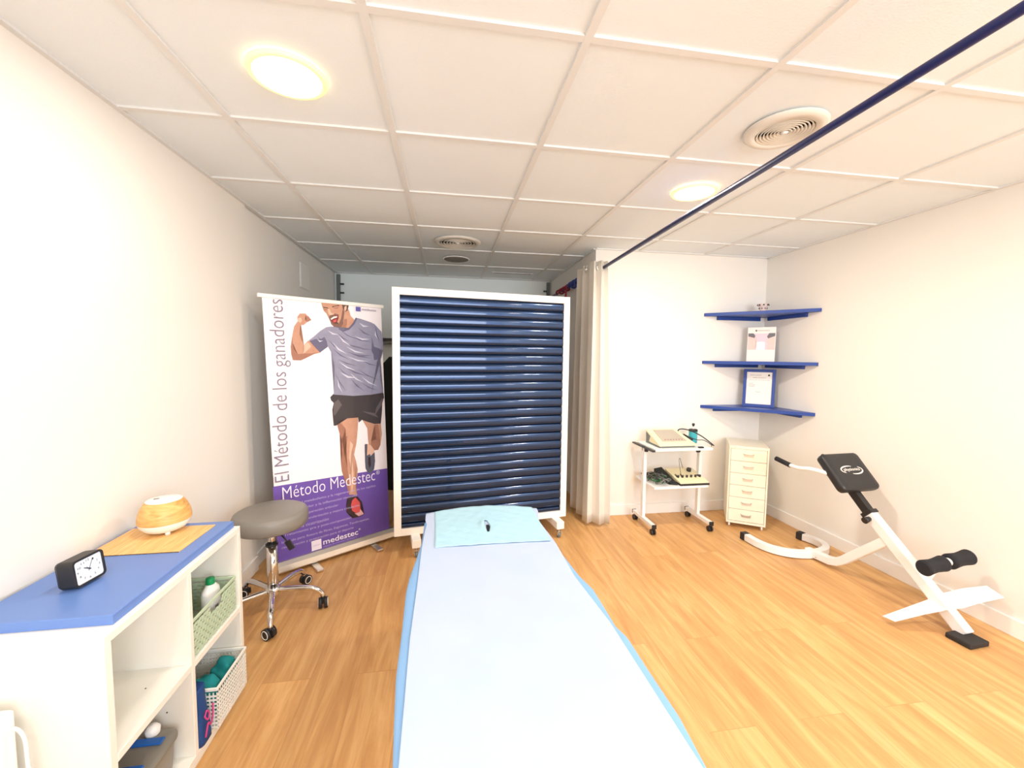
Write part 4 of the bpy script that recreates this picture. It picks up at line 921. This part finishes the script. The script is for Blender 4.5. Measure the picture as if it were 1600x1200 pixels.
bm = B(); tube(bm, [(.06, .07, .06), (.058, .062, .085)], .018, 18); obj('dial', bm, 'black', t)
for x in (-.09, -.045):
    bm = B(); tube(bm, [(x, .02, .05), (x-.01, -.03, .045)], .006, 10); obj('jack_plug', bm, 'black', t)
t = thing('black_folder', 'black wedge-shaped pouch leaning between the leads and the cream unit', 'pouch', (1.79, 3.05, LS))
bm = B(); hexa(bm, [(-.05, -.10, 0), (.012, -.12, 0), (.012, .12, 0), (-.07, .12, 0), (-.045, -.10, .012), (.010, -.12, .012), (-.0, .12, .085), (-.07, .12, .075)]); obj('pouch_body', bm, 'dark', t, bevel=.004)
def tangle(label, seed, mt, r, n=9):
    rd = random.Random(seed); pts = []
    for k in range(n): pts.append((1.60+rd.random()*.15, 2.92+rd.random()*.24, LS+.006+rd.random()*.055))
    bm = B(); tube(bm, smoothpath(pts, 10), r, 8); return tag(obj('electrode_lead', bm, mt), label, 'cable', 'tangle of electrode leads')
TL = 'electrode lead in the tangle on the lower trolley shelf'
for k, (mt, r, cn) in enumerate((('black', .0032, 'black'), ('greylead', .0032, 'grey'), ('black', .0028, 'black'), ('greengrip', .004, 'green'), ('greylead', .0028, 'grey'), ('black', .003, 'black'), ('greylead', .003, 'grey'), ('black', .0036, 'black'))):
    tangle(cn+' '+TL, 20+k, mt, r)
bm = B(); tube(bm, smoothpath([(1.87, 3.0, LS+.05), (1.885, 3.05, LS+.10), (1.905, 3.1, LS+.155), (1.925, 3.12, LS+.165), (1.94, 3.12, LS+.12), (1.955, 3.12, LS+.08)], 8), .0018, 6); tag(obj('thin_wire', bm, 'black'), 'thin dark wire looping up above the cream knob unit', 'cable')

# ================================================================ drawer cabinet
ca_ = math.atan2(2.804-2.955, 2.486-2.253)
t = thing('drawer_cabinet', 'cream metal cabinet with six narrow drawers in the room corner', 'drawer cabinet', (2.3695, 2.8795, 0), ca_)
CW, CDp, CZ0, CZ1 = .139, .355, .035, .668
bm = B()
bx(bm, -CW, -CW+.012, 0, CDp, CZ0, CZ1); bx(bm, CW-.012, CW, 0, CDp, CZ0, CZ1); bx(bm, -CW+.012, CW-.012, 0, CDp, CZ1-.022, CZ1); bx(bm, -CW+.012, CW-.012, 0, CDp, CZ0, CZ0+.018); bx(bm, -CW+.012, CW-.012, CDp-.008, CDp, CZ0+.018, CZ1-.022)
obj('carcass', bm, 'beige', t, bevel=.002)
dh = (CZ1-CZ0-.042)/6
for k in range(6):
    z = CZ0+.020+dh*k
    bm = B(); bx(bm, -CW+.014, CW-.014, .002, .30, z+.0015, z+dh-.0015, .0015, 1); d = obj('drawer', bm, 'beige', t)
    bm = B(); tube(bm, [(-.034, .003, z+dh*.62), (-.034, -.014, z+dh*.60), (.034, -.014, z+dh*.60), (.034, .003, z+dh*.62)], .0028, 8)
    bx(bm, -.033, .033, .0005, .0025, z+dh*.38, z+dh*.58); obj('handle', bm, 'alu', d)
bm = B(); bx(bm, -CW+.03, -CW+.048, -.001, .001, CZ1-.012, CZ1-.006); obj('maker_plate', bm, 'alu', t)
for x in (-.115, .115):
    for y in (.025, .32):
        bm = B(); tube(bm, [(x-.006, y, .017), (x+.006, y, .017)], .017, 18); lathe(bm, [(.006, .025), (.006, .037)], x, y, 10); obj('caster', bm, 'whitepl', t)

# ================================================================ back-extension bench
bo2 = Vector((2.545, 1.55, 0)); t = thing('back_extension_bench', 'white steel back-extension exercise bench with black pad by the right wall', 'exercise bench', bo2, .068)
bm = B(); bx(bm, -.098, .028, -.055, .045, 0, .026, .006); obj('rubber_foot', bm, 'rubber', t)
bm = B(); tube(bm, [(-.012, .012, .022), (0, .49, .445)], 0, w=.050, h=.060); obj('main_beam', bm, 'whitemetal', t, bevel=.006)
bm = B(); tube(bm, [(0, .47, .425), (0, .60, .555)], 0, w=.040, h=.046); bx(bm, -.03, .03, -.035, .035, -.012, .012, .004, mtx=Matrix.Translation((0, .495, .45)) @ Matrix.Rotation(R(43), 4, 'X') @ Matrix.Rotation(R(90), 4, 'X')); obj('telescopic_post', bm, 'black', t)
bm = B(); tube(bm, [(-.018, .475, .425), (-.062, .475, .415)], [.012, .019], 18); obj('adjusting_knob', bm, 'black', t)
th = math.atan2(.18, .165)
pm = Matrix.Translation((0, .635, .66)) @ Matrix.Rotation(th, 4, 'X')
bm = B(); loops = []
po = rrect(-.145, .145, -.125, .125, .028, 6)
for z, g in ((-.030, .012), (-.026, .003), (-.012, 0), (.010, 0), (.020, .004), (.025, .014), (.027, .04)):
    sxx = (0.145-g)/.145; syy = (.125-g)/.125
    loops.append([(x*sxx, y*syy, z) for x, y in po])
rings(bm, loops); bmesh.ops.transform(bm, matrix=pm, verts=bm.verts); pad = obj('hip_pad', bm, 'blackpad', t)
bm = B(); bx(bm, -.09, .09, -.07, .07, -.038, -.030, .002, 1, pm); obj('pad_plate', bm, 'black', t)
a = [text('l', 'physionics', 'teeth', pad, pm @ Matrix.Translation((-.058, -.010, .0282)), w=.125, h=.026, extra=.01)]
for (cx_, cy_, a0, a1, rx, ry) in ((-.015, .004, 60, 235, .062, .024), (.022, .000, -120, 55, .062, .026)):
    bm = B(); N_ = 24; vs = []
    for i in range(N_+1):
        an = R(a0+(a1-a0)*i/N_); wdt = .0035*math.sin(PI*i/N_)**.5+.0006
        vs.append((bm.verts.new(pm @ Vector((cx_+(rx+wdt)*math.cos(an), cy_+(ry+wdt)*math.sin(an), .0281))), bm.verts.new(pm @ Vector((cx_+(rx-wdt)*math.cos(an), cy_+(ry-wdt)*math.sin(an), .0281)))))
    for p, q in zip(vs, vs[1:]): bm.faces.new((p[0], q[0], q[1], p[1]))
    me = bpy.data.meshes.new('s'); bm.to_mesh(me); bm.free(); me.materials.append(M['teeth']); o = bpy.data.objects.new('s', me); C.objects.link(o); a.append(o)
joinmesh('pad_logo', a, pad)
# handles behind pad
for sg in (-1, 1):
    bm = B(); tube(bm, smoothpath([(sg*.02, .62, .60), (sg*.13, .66, .650), (sg*.185, .73, .664), (sg*.20, .80, .652), (sg*.20, .87, .655)], 8), .0125, 14); hb = obj('handlebar', bm, 'whitemetal', t)
    bm = B(); tube(bm, [(sg*.20, .86, .653), (sg*.20, .975, .672)], .016, 16); obj('grip', bm, 'foam', hb)
bm = B(); tube(bm, [(0, .385, .33), (0, .62, .095), (0, .665, .060), (0, .71, .045), (0, .875, .035)], 0, w=.045, h=.050); sgt = obj('support_strut', bm, 'whitemetal', t, bevel=.005)
bm = B()
for y in (.79, .84): tube(bm, [(-.030, y, .038), (-.022, y, .038)], .008, 10)
obj('bolts', bm, 'chrome', sgt)
def loc2(X, Y, Z): 
    dx_, dy_ = X-2.545, Y-1.55; r_ = .068
    return (dx_*math.cos(r_)+dy_*math.sin(r_), -dx_*math.sin(r_)+dy_*math.cos(r_), Z)
up = [loc2(*p) for p in ((2.225, 2.69, .03), (2.23, 2.58, .03), (2.27, 2.48, .03), (2.36, 2.41, .03), (2.49, 2.385, .03), (2.61, 2.41, .03), (2.675, 2.47, .03), (2.685, 2.55, .03), (2.66, 2.64, .03))]
bm = B(); tube(bm, smoothpath(up, 8), 0, w=.045, h=.048); uf = obj('floor_bow', bm, 'whitemetal', t, bevel=.004)
for i, j in ((0, 1), (-1, -2)):
    p = Vector(up[i]); d = (Vector(up[i])-Vector(up[j])).normalized()
    bm = B(); tube(bm, [p-d*.01, p+d*.035], 0, w=.052, h=.054); obj('end_cap', bm, 'rubber', uf, bevel=.005)
# foot plate
bm = B()
cs = [((-.285, .165, .040), (0, .030, -.004)), ((-.15, .140, .080), (0, .040, -.006)), ((-.03, .115, .115), (0, .045, 0)), ((.03, .10, .135), (0, .045, .012)), ((.12, .07, .172), (0, .040, .014)), ((.215, .035, .20), (0, .034, .012))]
rings(bm, [[tuple(Vector(c)+Vector(w_)+Vector((0, .003, -.003))), tuple(Vector(c)+Vector(w_)), tuple(Vector(c)-Vector(w_)), tuple(Vector(c)-Vector(w_)+Vector((0, .003, -.003)))] for c, w_ in cs], smooth=False); obj('foot_plate', bm, 'whitemetal', t)
bm = B(); tube(bm, [(0, .19, .205), (0, .165, .27), (0, .122, .318), (0, .118, .345)], 0, w=.022, h=.022); rp = obj('roller_post', bm, 'whitemetal', t)
bm = B(); bx(bm, -.012, .012, .18, .2, .165, .215, .003); obj('lock_bracket', bm, 'alu', t)
def roller(x0, x1, z0, z1):
    bm = B(); n = 15; loops = []
    for i in range(n+1):
        u = i/n; x = x0+(x1-x0)*u; z = z0+(z1-z0)*u; r_ = .033+.007*abs(2*u-1)**1.4; 
        if i in (0, n): r_ *= .75
        loops.append([(x, .12+r_*math.cos(a), z+r_*math.sin(a)) for a in [2*PI*k/24 for k in range(24)]])
    return rings(bm, loops)
obj('foam_roller', roller(-.155, -.012, .318, .330), 'foam', t); obj('foam_roller', roller(.018, .165, .334, .346), 'foam', t)
bm = B(); tube(bm, [(-.02, .12, .331), (.03, .12, .335)], .020, 20); obj('roller_sleeve', bm, 'paper', t)
